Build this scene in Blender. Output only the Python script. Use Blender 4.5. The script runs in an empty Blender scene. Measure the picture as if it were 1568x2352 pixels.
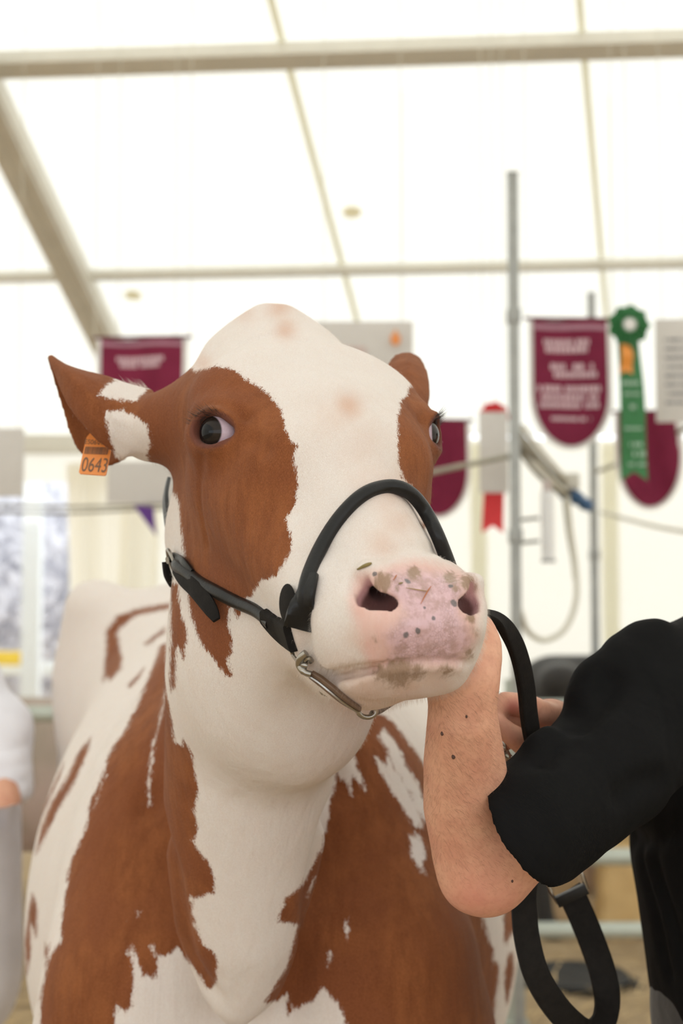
import bpy, bmesh, math, random
import numpy as np
from mathutils import Vector, Matrix, noise as mnoise

# ------------------------------------------------------------------ camera, sky, sun, exposure
scn = bpy.context.scene
COL = scn.collection
IMG_W, IMG_H = 1568, 2352
LENS, SENSOR = 50.0, 36.0
F_PX = LENS / SENSOR * IMG_H                     # focal length in pixels
CAM_Z, CAM_PITCH = 1.45, math.radians(3.9)
cam_data = bpy.data.cameras.new('camera')
cam = bpy.data.objects.new('camera', cam_data)
COL.objects.link(cam)
cam.location = (0, 0, CAM_Z)
cam.rotation_euler = (math.pi / 2 + CAM_PITCH, 0, 0)
cam_data.sensor_fit = 'VERTICAL'
cam_data.sensor_height = SENSOR
cam_data.sensor_width = 24.0
cam_data.lens = LENS
cam_data.clip_end = 200
cam_data.dof.use_dof = True
cam_data.dof.focus_distance = 1.42
cam_data.dof.aperture_fstop = 4.2
scn.camera = cam

world = bpy.data.worlds.new('sky')
scn.world = world
world.use_nodes = True
wn = world.node_tree.nodes
bg = wn['Background']
bg.inputs['Color'].default_value = (0.90, 0.95, 1.0, 1)
bg.inputs['Strength'].default_value = 2.3

sun_data = bpy.data.lights.new('sun', 'SUN')
sun_data.energy = 1.35
sun_data.angle = math.radians(2)
sun_data.color = (1.0, 0.98, 0.94)
sun = bpy.data.objects.new('sun', sun_data)
COL.objects.link(sun)
sun.rotation_euler = (math.radians(46), math.radians(-8), 0)

scn.view_settings.view_transform = 'Standard'
scn.view_settings.look = 'None'
scn.view_settings.exposure = 0.08
scn.view_settings.gamma = 1.0
scn.view_settings.use_curve_mapping = False
scn.cycles.max_bounces = 8
scn.cycles.diffuse_bounces = 5
scn.cycles.transmission_bounces = 6
scn.cycles.use_denoising = True

# ------------------------------------------------------------------ places: photo measurement -> point in the tent
SP, CP = math.sin(CAM_PITCH), math.cos(CAM_PITCH)
def c2w(v):
    """right / up / back-towards-camera -> world"""
    v = np.asarray(v, float)
    x, y, z = v[..., 0], v[..., 1], v[..., 2]
    return np.stack([x, -z * CP - y * SP, CAM_Z + y * CP - z * SP], -1)
def cdir(v):
    v = np.asarray(v, float)
    return np.stack([v[..., 0], -v[..., 2] * CP - v[..., 1] * SP, v[..., 1] * CP - v[..., 2] * SP], -1)
def P(px, py, d):
    return c2w(np.array([(px - IMG_W / 2) / F_PX * d, -(py - IMG_H / 2) / F_PX * d, -d]))
def PP(lst):
    return np.array([P(*q) for q in lst])
def ray(px, py):
    return cdir(np.array([(px - IMG_W / 2) / F_PX, -(py - IMG_H / 2) / F_PX, -1.0]))
def on_plane(px, py, point, normal):
    r, o = ray(px, py), np.array([0, 0, CAM_Z])
    t = np.dot(np.asarray(point) - o, normal) / np.dot(r, normal)
    return o + r * t
def at_y(px, py, y):
    return on_plane(px, py, (0, y, 0), (0, 1, 0))
def w2px(p):
    p = np.asarray(p, float)
    y, z = p[..., 1], p[..., 2] - CAM_Z
    depth = y * CP + z * SP
    up = z * CP - y * SP
    return np.stack([IMG_W / 2 + F_PX * p[..., 0] / depth, IMG_H / 2 - F_PX * up / depth], -1), depth

# ------------------------------------------------------------------ signed-distance modelling
def nrm(v):
    v = np.asarray(v, float)
    return v / np.linalg.norm(v)
def smin(a, b, k):
    if k <= 0: return np.minimum(a, b)
    h = np.maximum(k - np.abs(a - b), 0) / k
    return np.minimum(a, b) - h * h * k * 0.25
def near(p, c, R):
    c = c.astype(np.float32)
    m = (np.abs(p[:, 0] - c[0]) < R) & (np.abs(p[:, 1] - c[1]) < R) & (np.abs(p[:, 2] - c[2]) < R)
    i = np.nonzero(m)[0]
    return None if len(i) == 0 else i
def sq(v): return np.einsum('ij,ij->i', v, v)
class Field:
    def __init__(s): s.ops = []
    def add(s, fn, c, r, k=0.02, tag='a'): s.ops.append((fn, np.asarray(c, float), r, k, tag)); return s
    def ell(s, c, radii, axes=None, k=0.02, tag='a'):
        c = np.asarray(c, np.float32); A = np.eye(3, dtype=np.float32) if axes is None else np.asarray(axes, np.float32)
        r = np.asarray(radii, np.float32)
        def fn(p):
            q = (p - c) @ A.T
            k0 = np.sqrt(sq(q / r)); k1 = np.sqrt(sq(q / (r * r))) + 1e-9
            return np.where(k0 < 1e-4, -r.min(), k0 * (k0 - 1) / k1)
        return s.add(fn, c, float(max(radii)), k, tag)
    def box(s, c, half, rnd, axes=None, k=0.02, tag='a'):
        c = np.asarray(c, np.float32); A = np.eye(3, dtype=np.float32) if axes is None else np.asarray(axes, np.float32)
        h = np.asarray(half, np.float32) - rnd
        def fn(p):
            q = np.abs((p - c) @ A.T) - h
            return np.sqrt(sq(np.maximum(q, 0))) + np.minimum(np.maximum(np.maximum(q[:, 0], q[:, 1]), q[:, 2]), 0) - rnd
        return s.add(fn, c, float(np.linalg.norm(half)), k, tag)
    def chain(s, pts, radii, k=0.02, tag='a', flat=None):
        """round cones through the points; flat=(axis, factor) squeezes the section along an axis"""
        pts = np.asarray(pts, np.float32); radii = np.asarray(radii, np.float32)
        M = np.eye(3, dtype=np.float32)
        if flat is not None:
            a = nrm(flat[0]); M = (np.eye(3) + (1 / flat[1] - 1) * np.outer(a, a)).astype(np.float32)
        q0 = pts @ M.T
        def fn(p):
            q = p @ M.T; d = None
            if len(q0) == 1:
                d = np.sqrt(sq(q - q0[0])) - radii[0]
            for i in range(len(q0) - 1):
                a, b, r1, r2 = q0[i], q0[i + 1], radii[i], radii[i + 1]
                ba = b - a; l2 = float(ba @ ba); rr = float(r1 - r2); a2 = l2 - rr * rr
                if a2 <= 1e-9:
                    e = np.sqrt(sq(q - (a if r1 > r2 else b))) - max(r1, r2)
                else:
                    il2 = 1.0 / l2
                    pa = q - a; y = pa @ ba; z = y - l2
                    x = pa * l2 - y[:, None] * ba; x2 = sq(x)
                    y2 = y * y * l2; z2 = z * z * l2
                    kk = np.sign(rr) * rr * rr * x2
                    e = (np.sqrt(np.maximum(x2 * a2 * il2, 0)) + y * rr) * il2 - r1
                    m1 = np.sign(z) * a2 * z2 > kk
                    m2 = np.sign(y) * a2 * y2 < kk
                    e = np.where(m2, np.sqrt(np.maximum(x2 + y2, 0)) * il2 - r1, e)
                    e = np.where(m1, np.sqrt(np.maximum(x2 + z2, 0)) * il2 - r2, e)
                d = e if d is None else np.minimum(d, e)
            return d * (1.0 if flat is None else min(1.0, flat[1]))
        c = pts.mean(0); R = float(np.max(np.linalg.norm(pts - c, axis=1) + radii)) * (1 if flat is None else max(1, flat[1]))
        return s.add(fn, c, R, k, tag)
    def sheet(s, grid, thick, k=0.006, tag='a'):
        """a thin sheet through a grid (n,m,3) of points, half thickness thick (n,m) or number"""
        g = np.asarray(grid, np.float32); n, m = g.shape[:2]
        th = np.broadcast_to(np.asarray(thick, np.float32), (n, m))
        tris = []
        for i in range(n - 1):
            for j in range(m - 1):
                a, b, c_, d_ = (i, j), (i + 1, j), (i + 1, j + 1), (i, j + 1)
                tris += [(a, b, c_), (a, c_, d_)]
        def fn(p):
            best = np.full(len(p), 9.0, np.float32)
            for t in tris:
                A, B, C = (g[i] for i in t); tt = float(np.mean([th[i] for i in t]))
                cen = (A + B + C) / 3; rad = max(np.linalg.norm(A - cen), np.linalg.norm(B - cen), np.linalg.norm(C - cen))
                m_ = near(p, cen, rad + 0.03)
                if m_ is None: continue
                q = p[m_]
                best[m_] = np.minimum(best[m_], tri_dist(q, A, B, C) - tt)
            return best
        c = g.reshape(-1, 3).mean(0); R = float(np.max(np.linalg.norm(g.reshape(-1, 3) - c, axis=1))) + float(th.max())
        return s.add(fn, c, R, k, tag)
    def sub(s): # marks the last primitive as carved out
        fn, c, r, k, tag = s.ops[-1]; s.ops[-1] = (fn, c, r, k, 'sub'); return s
    def ev(s, p, margin=0.08):
        d = np.full(len(p), 1.0, np.float32)
        lo, hi = p.min(0), p.max(0)
        for fn, c, r, k, tag in s.ops:
            R = r + margin + k
            if (c + R < lo).any() or (c - R > hi).any(): continue
            m = near(p, c, R)
            if m is None: continue
            e = fn(p[m]).astype(np.float32)
            if tag == 'sub': d[m] = -smin(-d[m], e, k)
            else: d[m] = smin(d[m], e, k)
        return d
    def tags(s, p):
        """which tag's shapes are nearest"""
        names = sorted({o[4] for o in s.ops if o[4] != 'sub'})
        D = np.full((len(names), len(p)), 9.0, np.float32)
        for fn, c, r, k, tag in s.ops:
            if tag == 'sub': continue
            m = near(p, c, r + 0.1)
            if m is not None:
                i = names.index(tag); D[i][m] = np.minimum(D[i][m], fn(p[m]))
        return names, D
def tri_dist(p, a, b, c):
    ab, ac, bc = b - a, c - a, c - b
    n = np.cross(ab, ac); n2 = max(float(n @ n), 1e-12)
    def seg(o, e):
        q = p - o; t = np.clip(q @ e / max(float(e @ e), 1e-12), 0, 1)
        return sq(q - t[:, None] * e)
    pa = p - a
    ins = ((np.cross(ab, n) @ pa.T) <= 0)
    ins = (pa @ np.cross(n, ab) >= 0) & ((p - b) @ np.cross(n, bc) >= 0) & ((p - c) @ np.cross(n, -ac) >= 0)
    dl = (pa @ n) ** 2 / n2
    de = np.minimum(np.minimum(seg(a, ab), seg(b, bc)), seg(c, -ac))
    return np.sqrt(np.where(ins, dl, de))
def axis_lines(lo, hi, fa, fb, h0, hmax, grow=1.05):
    """grid lines, fine (h0) between fa and fb, coarser away from there"""
    mid = list(np.arange(fa, fb + h0, h0)); up, dn = [], []
    h, x = h0, mid[-1]
    while x < hi: h = min(h * grow, hmax); x += h; up.append(x)
    h, x = h0, mid[0]
    while x > lo: h = min(h * grow, hmax); x -= h; dn.append(x)
    a = dn[::-1] + mid + up
    while (len(a) - 1) % 8: a.append(a[-1] + hmax)
    return np.array(a, np.float32)
def surface_nets(field, X, Y, Z, smooth=2):
    nb = [(len(a) - 1) // 8 for a in (X, Y, Z)]
    def cen(a): return (a[0:-1:8] + a[8::8]) / 2, (a[8::8] - a[0:-1:8]) / 2
    (cx, hx), (cy, hy), (cz, hz) = cen(X), cen(Y), cen(Z)
    G = np.stack(np.meshgrid(cx, cy, cz, indexing='ij'), -1).reshape(-1, 3)
    H = np.stack(np.meshgrid(hx, hy, hz, indexing='ij'), -1).reshape(-1, 3)
    rad = np.linalg.norm(H, axis=1)
    d = np.concatenate([field.ev(G[i:i + 20000], 0.35) for i in range(0, len(G), 20000)])
    keep = np.nonzero(np.abs(d) < rad * 1.6 + 0.012)[0]
    bi = np.stack(np.unravel_index(keep, nb), -1)
    o9 = np.arange(9); I = np.stack(np.meshgrid(o9, o9, o9, indexing='ij'), -1).reshape(-1, 3)
    nY, nZ = len(Y), len(Z)
    cid_all, pos_all, quads = [], [], []
    for s0 in range(0, len(bi), 96):
        b = bi[s0:s0 + 96]
        idx = (b[:, None, :] * 8 + I[None]).astype(np.int64)
        pts = np.stack([X[idx[..., 0]], Y[idx[..., 1]], Z[idx[..., 2]]], -1).reshape(-1, 3)
        v = field.ev(pts).reshape(len(b), 9, 9, 9)
        pts = pts.reshape(len(b), 9, 9, 9, 3)
        sg = v < 0
        base = b * 8
        # cells
        acc = np.zeros((len(b), 8, 8, 8, 3), np.float32); cnt = np.zeros((len(b), 8, 8, 8), np.float32)
        for ax in range(3):
            for u in (0, 1):
                for w in (0, 1):
                    sl0 = [slice(None)] + [None] * 3; sl1 = [slice(None)] + [None] * 3
                    oth = [a for a in range(3) if a != ax]
                    sl0[ax + 1] = slice(0, 8); sl1[ax + 1] = slice(1, 9)
                    for a, q in zip(oth, (u, w)): sl0[a + 1] = sl1[a + 1] = slice(q, q + 8)
                    sl0, sl1 = tuple(sl0), tuple(sl1)
                    va, vb = v[sl0], v[sl1]; cr = (va < 0) != (vb < 0)
                    t = np.where(cr, va / np.where(cr, va - vb, 1), 0)[..., None]
                    pc = pts[sl0] * (1 - t) + pts[sl1] * t
                    acc += np.where(cr[..., None], pc, 0); cnt += cr
        act = cnt > 0
        wb = np.nonzero(act)
        ci = base[wb[0]] + np.stack(wb[1:], -1)
        cid_all.append((ci[:, 0] * nY + ci[:, 1]) * nZ + ci[:, 2])
        pos_all.append(acc[wb] / cnt[wb][:, None])
        for ax in range(3):
            sl0 = [slice(None), slice(0, 8), slice(0, 8), slice(0, 8)]; sl1 = list(sl0); sl1[ax + 1] = slice(1, 9)
            a, c = sg[tuple(sl0)], sg[tuple(sl1)]
            e = np.nonzero(a != c); gi = base[e[0]] + np.stack(e[1:], -1)
            o1, o2 = [x for x in range(3) if x != ax]
            if ax == 1: o1, o2 = o2, o1
            q = []
            for da, db in ((-1, -1), (0, -1), (0, 0), (-1, 0)):
                g = gi.copy(); g[:, o1] += da; g[:, o2] += db
                q.append((g[:, 0] * nY + g[:, 1]) * nZ + g[:, 2])
            q = np.stack(q, -1); fl = ~a[e]
            q[fl] = q[fl][:, ::-1]
            quads.append(q)
    cid = np.concatenate(cid_all); pos = np.concatenate(pos_all); q = np.concatenate(quads)
    order = np.argsort(cid); cid = cid[order]; pos = pos[order]
    k = np.minimum(np.searchsorted(cid, q), len(cid) - 1)
    ok = (cid[k] == q).all(1)
    F = k[ok]
    for _ in range(smooth): pos = relax(pos, F)
    return pos, F
def edges_of(F):
    e = np.concatenate([F[:, [i, (i + 1) % F.shape[1]]] for i in range(F.shape[1])])
    return e
def relax(pos, F, lam=0.5, mask=None):
    e = edges_of(F)
    s = np.zeros_like(pos); c = np.zeros(len(pos), np.float32)
    for a, b in ((0, 1), (1, 0)):
        for ax in range(3): s[:, ax] += np.bincount(e[:, a], weights=pos[e[:, b], ax], minlength=len(pos)).astype(np.float32)
        c += np.bincount(e[:, a], minlength=len(pos))
    t = s / np.maximum(c, 1)[:, None]
    w = lam if mask is None else lam * mask[:, None]
    return (pos + (t - pos) * w).astype(np.float32)
def vert_normals(pos, F):
    a, b, c, d = (pos[F[:, i]] for i in range(4))
    n = np.cross(c - a, d - b); N = np.zeros_like(pos)
    for i in range(4):
        for ax in range(3): N[:, ax] += np.bincount(F[:, i], weights=n[:, ax], minlength=len(pos)).astype(np.float32)
    return N / (np.linalg.norm(N, axis=1)[:, None] + 1e-12)

# ------------------------------------------------------------------ object helpers
def link_mesh(name, verts, faces, mat=None, parent=None, smooth=True, origin=None):
    me = bpy.data.meshes.new(name)
    v = np.asarray(verts, np.float32)
    if origin is not None: v = v - np.asarray(origin, np.float32)
    if isinstance(faces, np.ndarray) and faces.ndim == 2:
        k = faces.shape[1]
        me.vertices.add(len(v)); me.vertices.foreach_set('co', v.ravel())
        me.loops.add(faces.size); me.polygons.add(len(faces))
        me.loops.foreach_set('vertex_index', faces.astype(np.int32).ravel())
        me.polygons.foreach_set('loop_start', (np.arange(len(faces)) * k).astype(np.int32))
        me.update(calc_edges=True)
    else:
        me.from_pydata([tuple(map(float, q)) for q in v], [], [tuple(int(i) for i in f) for f in faces])
    if smooth: me.polygons.foreach_set('use_smooth', np.ones(len(me.polygons), bool))
    me.update()
    o = bpy.data.objects.new(name, me)
    COL.objects.link(o)
    if mat is not None:
        for m in (mat if isinstance(mat, (list, tuple)) else [mat]): me.materials.append(m)
    if origin is not None: o.location = tuple(map(float, origin))
    if parent is not None:
        o.parent = parent
        base = Vector(origin) if origin is not None else Vector((0, 0, 0))
        o.location = base - world_loc(parent)
    return o
def world_loc(o):
    l = Vector(o.location)
    while o.parent is not None: o = o.parent; l += Vector(o.location)
    return l
def empty(name, loc):
    o = bpy.data.objects.new(name, None); o.empty_display_size = 0.1
    COL.objects.link(o); o.location = tuple(map(float, loc)); return o
def tag(o, label=None, category=None, group=None, kind=None):
    if label: o['label'] = label
    if category: o['category'] = category
    if group: o['group'] = group
    if kind: o['kind'] = kind
    return o
def attr(o, name, vals):
    a = o.data.attributes.new(name, 'FLOAT', 'POINT'); a.data.foreach_set('value', np.asarray(vals, np.float32)); return a
class MB:
    """collects pieces of one mesh"""
    def __init__(s): s.v, s.f = [], []
    def put(s, v, f):
        n = len(s.v); s.v += [tuple(map(float, q)) for q in v]; s.f += [tuple(i + n for i in q) for q in f]; return s
    def box(s, c, half, axes=None, bev=0.0):
        bm = bmesh.new(); bmesh.ops.create_cube(bm, size=1)
        for v in bm.verts: v.co = Vector((v.co.x * 2 * half[0], v.co.y * 2 * half[1], v.co.z * 2 * half[2]))
        if bev > 0: bmesh.ops.bevel(bm, geom=bm.edges[:] + bm.verts[:], offset=bev, segments=2, affect='EDGES', profile=0.6)
        A = np.eye(3) if axes is None else np.asarray(axes, float)
        bm.verts.index_update()
        v = [np.asarray(c, float) + np.array(q.co) @ A for q in bm.verts]; f = [[q.index for q in p.verts] for p in bm.faces]
        bm.free(); return s.put(v, f)
    def beam(s, a, b, w, h, up=(0, 0, 1), bev=0.0):
        a, b = np.asarray(a, float), np.asarray(b, float); x = nrm(b - a); z = np.asarray(up, float); y = nrm(np.cross(z, x)); z = np.cross(x, y)
        return s.box((a + b) / 2, (np.linalg.norm(b - a) / 2, w / 2, h / 2), [x, y, z], bev)
    def tube(s, pts, r, n=10, closed=False, caps=True):
        v, f = sweep(pts, [(math.cos(2 * math.pi * i / n), math.sin(2 * math.pi * i / n)) for i in range(n)], r, closed=closed, caps=caps)
        return s.put(v, f)
    def ball(s, c, r, n=12, m=8, axes=None):
        v, f = uv_sphere(c, r, n, m, axes); return s.put(v, f)
    def lathe(s, c, prof, n=20, axes=None):
        """prof: (radius, height) pairs"""
        A = np.eye(3) if axes is None else np.asarray(axes, float); v, f = [], []
        for r, h in prof:
            for i in range(n):
                t = 2 * math.pi * i / n; v.append(np.asarray(c, float) + np.array([r * math.cos(t), r * math.sin(t), h]) @ A)
        for j in range(len(prof) - 1):
            for i in range(n): f.append((j * n + i, j * n + (i + 1) % n, (j + 1) * n + (i + 1) % n, (j + 1) * n + i))
        f.append(tuple(range(n))[::-1]); f.append(tuple(range((len(prof) - 1) * n, len(prof) * n)))
        return s.put(v, f)
    def build(s, name, mat=None, parent=None, smooth=True, origin=None, sharp=40):
        o = link_mesh(name, s.v, s.f, mat, parent, smooth, origin)
        if smooth and sharp: o.data.set_sharp_from_angle(angle=math.radians(sharp))
        return o
def uv_sphere(c, r, n=16, m=10, axes=None):
    A = np.eye(3) if axes is None else np.asarray(axes, float); r = np.broadcast_to(np.asarray(r, float), 3)
    v = [np.array([0, 0, 1.0])]; f = []
    for j in range(1, m):
        t = math.pi * j / m
        for i in range(n): p = 2 * math.pi * i / n; v.append(np.array([math.sin(t) * math.cos(p), math.sin(t) * math.sin(p), math.cos(t)]))
    v.append(np.array([0, 0, -1.0]))
    v = [np.asarray(c, float) + (q * r) @ A for q in v]
    for i in range(n): f.append((0, 1 + i, 1 + (i + 1) % n))
    for j in range(m - 2):
        for i in range(n): a = 1 + j * n; f.append((a + i, a + n + i, a + n + (i + 1) % n, a + (i + 1) % n))
    a = 1 + (m - 2) * n
    for i in range(n): f.append((a + (i + 1) % n, a + i, len(v) - 1))
    return v, f
def spline(pts, n=8, closed=False):
    """Catmull-Rom through points (any dimension)"""
    p = np.asarray(pts, float); N = len(p); out = []
    segs = N if closed else N - 1
    for i in range(segs):
        g = lambda j: p[j % N] if closed else p[min(max(j, 0), N - 1)]
        a, b, c, d = g(i - 1), g(i), g(i + 1), g(i + 2)
        for k in range(n):
            t = k / n
            out.append(0.5 * (2 * b + (c - a) * t + (2 * a - 5 * b + 4 * c - d) * t * t + (3 * b - a - 3 * c + d) * t ** 3))
    if not closed: out.append(p[-1])
    return np.array(out)
def frames(pts, closed=False, up=None):
    p = np.asarray(pts, float); T = np.gradient(p, axis=0) if not closed else np.roll(p, -1, 0) - np.roll(p, 1, 0)
    T /= np.linalg.norm(T, axis=1)[:, None] + 1e-12
    N = np.zeros_like(p)
    if up is not None:
        U = np.broadcast_to(np.asarray(up, float), p.shape)
        N = U - (U * T).sum(1)[:, None] * T
        N /= np.linalg.norm(N, axis=1)[:, None] + 1e-12
    else:
        a = np.array([0, 0, 1.0]) if abs(T[0][2]) < 0.9 else np.array([1.0, 0, 0])
        n = nrm(a - a @ T[0] * T[0])
        for i in range(len(p)):
            n = nrm(n - n @ T[i] * T[i]); N[i] = n
    return T, N, np.cross(T, N)
def sweep(pts, prof, scale=1.0, closed=False, caps=True, up=None):
    """profile (x along normal 'up', y along binormal) along a path; scale number, list, or list of pairs"""
    T, N, B = frames(pts, closed, up); n = len(pts); m = len(prof)
    sc = np.asarray(scale, float)
    if sc.ndim == 0: sc = np.full((n, 2), float(sc))
    elif sc.ndim == 1: sc = np.stack([sc, sc], -1)
    v = [np.asarray(pts[i], float) + N[i] * x * sc[i, 0] + B[i] * y * sc[i, 1] for i in range(n) for x, y in prof]
    f = []
    for i in range(n if closed else n - 1):
        j = (i + 1) % n
        for k in range(m): f.append((i * m + k, i * m + (k + 1) % m, j * m + (k + 1) % m, j * m + k))
    if caps and not closed: f.append(tuple(range(m))[::-1]); f.append(tuple((n - 1) * m + k for k in range(m)))
    return v, f
def rrect(w, h, r, n=3):
    """rounded rectangle profile (half sizes w,h)"""
    out = []
    for cx, cy, a0 in ((w - r, h - r, 0), (-w + r, h - r, 90), (-w + r, -h + r, 180), (w - r, -h + r, 270)):
        for i in range(n + 1):
            a = math.radians(a0 + 90 * i / n); out.append((cx + r * math.cos(a), cy + r * math.sin(a)))
    return out
def in_poly(xy, poly):
    x, y = xy[:, 0], xy[:, 1]; ins = np.zeros(len(xy), bool); p = np.asarray(poly, float); q = np.roll(p, -1, 0)
    for (x0, y0), (x1, y1) in zip(p, q):
        c = (y0 > y) != (y1 > y)
        if c.any(): ins ^= c & (x < (x1 - x0) * (y - y0) / (y1 - y0 + 1e-12) + x0)
    return ins
def sd_poly(xy, poly):
    """signed distance to a polygon, positive inside"""
    p = np.asarray(poly, float); q = np.roll(p, -1, 0); d = np.full(len(xy), 1e9)
    for a, b in zip(p, q):
        e = b - a; w = xy - a; t = np.clip(w @ e / max(e @ e, 1e-9), 0, 1)
        d = np.minimum(d, ((w - t[:, None] * e) ** 2).sum(1))
    d = np.sqrt(d); return np.where(in_poly(xy, p), d, -d)

# ------------------------------------------------------------------ material helpers
class NT:
    """small wrapper for node trees"""
    def __init__(s, name):
        s.m = bpy.data.materials.new(name); s.m.use_nodes = True; s.t = s.m.node_tree; s.n = s.t.nodes
        s.b = s.n['Principled BSDF']; s.out = s.n['Material Output']
    def new(s, kind, **kw):
        n = s.n.new(kind)
        for k, v in kw.items():
            if k.startswith('i_'):
                key = k[2:]
                key = int(key) if key.isdigit() else key.replace('_', ' ')
                s.set(n.inputs[key], v)
            else: setattr(n, k, v)
        return n
    def set(s, sock, v):
        if isinstance(v, bpy.types.NodeSocket): s.t.links.new(v, sock)
        elif isinstance(v, (tuple, list)) and sock.type == 'RGBA': sock.default_value = (*v[:3], 1)
        else: sock.default_value = v
    def p(s, **kw):
        for k, v in kw.items(): s.set(s.b.inputs[k.replace('_', ' ')], v)
        return s
    def math(s, op, a, b=0.0, c=0.0, clamp=False):
        n = s.new('ShaderNodeMath', operation=op, use_clamp=clamp)
        for i, v in enumerate((a, b, c)): s.set(n.inputs[i], v)
        return n.outputs[0]
    def ramp(s, x, lo, hi, to=(0.0, 1.0)):
        n = s.new('ShaderNodeMapRange', clamp=True); n.interpolation_type = 'SMOOTHSTEP'
        for k, v in (('Value', x), ('From Min', lo), ('From Max', hi), ('To Min', to[0]), ('To Max', to[1])): s.set(n.inputs[k], v)
        return n.outputs['Result']
    def mix(s, f, a, b):
        n = s.new('ShaderNodeMix', data_type='RGBA')
        s.set(n.inputs[0], f); s.set(n.inputs[6], a); s.set(n.inputs[7], b); return n.outputs[2]
    def attr(s, name): return s.new('ShaderNodeAttribute', attribute_name=name).outputs['Fac']
    def coord(s, kind='Object'): return s.new('ShaderNodeTexCoord').outputs[kind]
    def mapping(s, vec, scale=(1, 1, 1), rot=(0, 0, 0)):
        n = s.new('ShaderNodeMapping'); s.set(n.inputs['Vector'], vec); n.inputs['Scale'].default_value = scale; n.inputs['Rotation'].default_value = rot
        return n.outputs[0]
    def noise(s, vec, scale, detail=2.0, rough=0.5, dist=0.0):
        n = s.new('ShaderNodeTexNoise'); s.set(n.inputs['Vector'], vec); s.set(n.inputs['Scale'], scale)
        n.inputs['Detail'].default_value = detail; n.inputs['Roughness'].default_value = rough; n.inputs['Distortion'].default_value = dist
        return n.outputs['Fac']
    def vor(s, vec, scale, feature='F1'):
        n = s.new('ShaderNodeTexVoronoi', feature=feature); s.set(n.inputs['Vector'], vec); s.set(n.inputs['Scale'], scale); return n.outputs['Distance']
    def bump(s, h, strength=0.3, dist=0.002, prev=None):
        n = s.new('ShaderNodeBump'); s.set(n.inputs['Height'], h); s.set(n.inputs['Strength'], strength); s.set(n.inputs['Distance'], dist)
        if prev is not None: s.set(n.inputs['Normal'], prev)
        return n.outputs['Normal']
def simple(name, col, rough=0.5, metal=0.0, var=0.12, scale=30.0, bump=0.0, bscale=200.0, **kw):
    """principled with a little procedural variation in its own colour"""
    m = NT(name); co = m.coord('Object')
    f = m.noise(co, scale, 4)
    dark = tuple(c * (1 - var) for c in col); lite = tuple(min(1, c * (1 + var)) for c in col)
    m.p(Base_Color=m.mix(f, dark, lite), Roughness=rough, Metallic=metal)
    if bump: m.p(Normal=m.bump(m.noise(co, bscale, 3), bump, 0.001))
    m.p(**kw); return m.m

def surf_many(field, pts, d0=1.15, d1=2.6):
    """first surface points of a field along several measured directions at once"""
    R = np.array([ray(x, y) for x, y in pts]); o = np.array([0, 0, CAM_Z]); t = np.full(len(R), d0)
    for _ in range(110):
        d = field.ev((o + R * t[:, None]).astype(np.float32), 0.3)
        go = (d > .0004) & (t < d1)
        if not go.any(): break
        t = t + np.where(go, np.maximum(np.minimum(d, .05) * .7, .0004), 0)
    return o + R * t[:, None]

# ------------------------------------------------------------------ the tent
def canvas_mat(name, col, trans=.5, bump=.15):
    m = NT(name); co = m.coord('Object')
    f = m.noise(co, 1.6, 4); g = m.noise(co, 420, 2)
    c = m.mix(f, tuple(q * .95 for q in col), col)
    d = m.new('ShaderNodeBsdfDiffuse'); t = m.new('ShaderNodeBsdfTranslucent'); mx = m.new('ShaderNodeMixShader')
    nb = m.bump(m.math('ADD', m.noise(co, 3.0, 3), m.math('MULTIPLY', g, .02)), bump, .05)
    for s_ in (d, t): m.set(s_.inputs['Color'], c); m.set(s_.inputs['Normal'], nb)
    mx.inputs[0].default_value = trans
    m.t.links.new(d.outputs[0], mx.inputs[1]); m.t.links.new(t.outputs[0], mx.inputs[2]); m.t.links.new(mx.outputs[0], m.out.inputs['Surface'])
    m.n.remove(m.b); return m.m
CANVAS = canvas_mat('cream_canvas', (.94, .925, .85), .42)
CANVAS2 = canvas_mat('cream_canvas_wall', (.93, .91, .83), .56)
SEAM = canvas_mat('doubled_canvas', (.93, .91, .80), .56)
ALU = simple('grey_aluminium', (.66, .63, .55), .5, .1, var=.1, scale=8)
GALV = simple('galvanised_steel', (.31, .315, .30), .5, .4, var=.2, scale=25)
RAILM = simple('pale_green_grey_rail', (.42, .45, .40), .5, .3, var=.15, scale=14)
GROUND = NT('straw_ground'); _co = GROUND.coord('Object')
_f = GROUND.noise(_co, 2.2, 5, .6); _g = GROUND.noise(GROUND.mapping(_co, (40, 160, 1)), 1, 3)
GROUND.p(Base_Color=GROUND.mix(_f, GROUND.mix(_g, (.20, .135, .075), (.42, .31, .18)), GROUND.mix(_g, (.33, .23, .12), (.55, .42, .25))), Roughness=.95, Normal=GROUND.bump(_g, .6, .02))
EAVE_Y, EAVE_Z, SLOPE = 9.0, 2.55, math.radians(20)
RIDGE_Y = 1.0; RIDGE_Z = EAVE_Z + (EAVE_Y - RIDGE_Y) * math.tan(SLOPE)
RN = np.array([0, math.sin(SLOPE), math.cos(SLOPE)]); RP = np.array([0, EAVE_Y, EAVE_Z])
def roof(px, py, off=0.0): return on_plane(px, py, RP - RN * off, RN)
def struct(o): o['kind'] = 'structure'; return o
TX0, TX1, BACK_Y = -9.0, 9.0, -5.0
BE = RIDGE_Z - (RIDGE_Y - BACK_Y) * math.tan(SLOPE)
# floor
struct(MB().box((0, 12, -.05), (30, 26, .05)).build('floor', GROUND.m, smooth=False))
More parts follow.
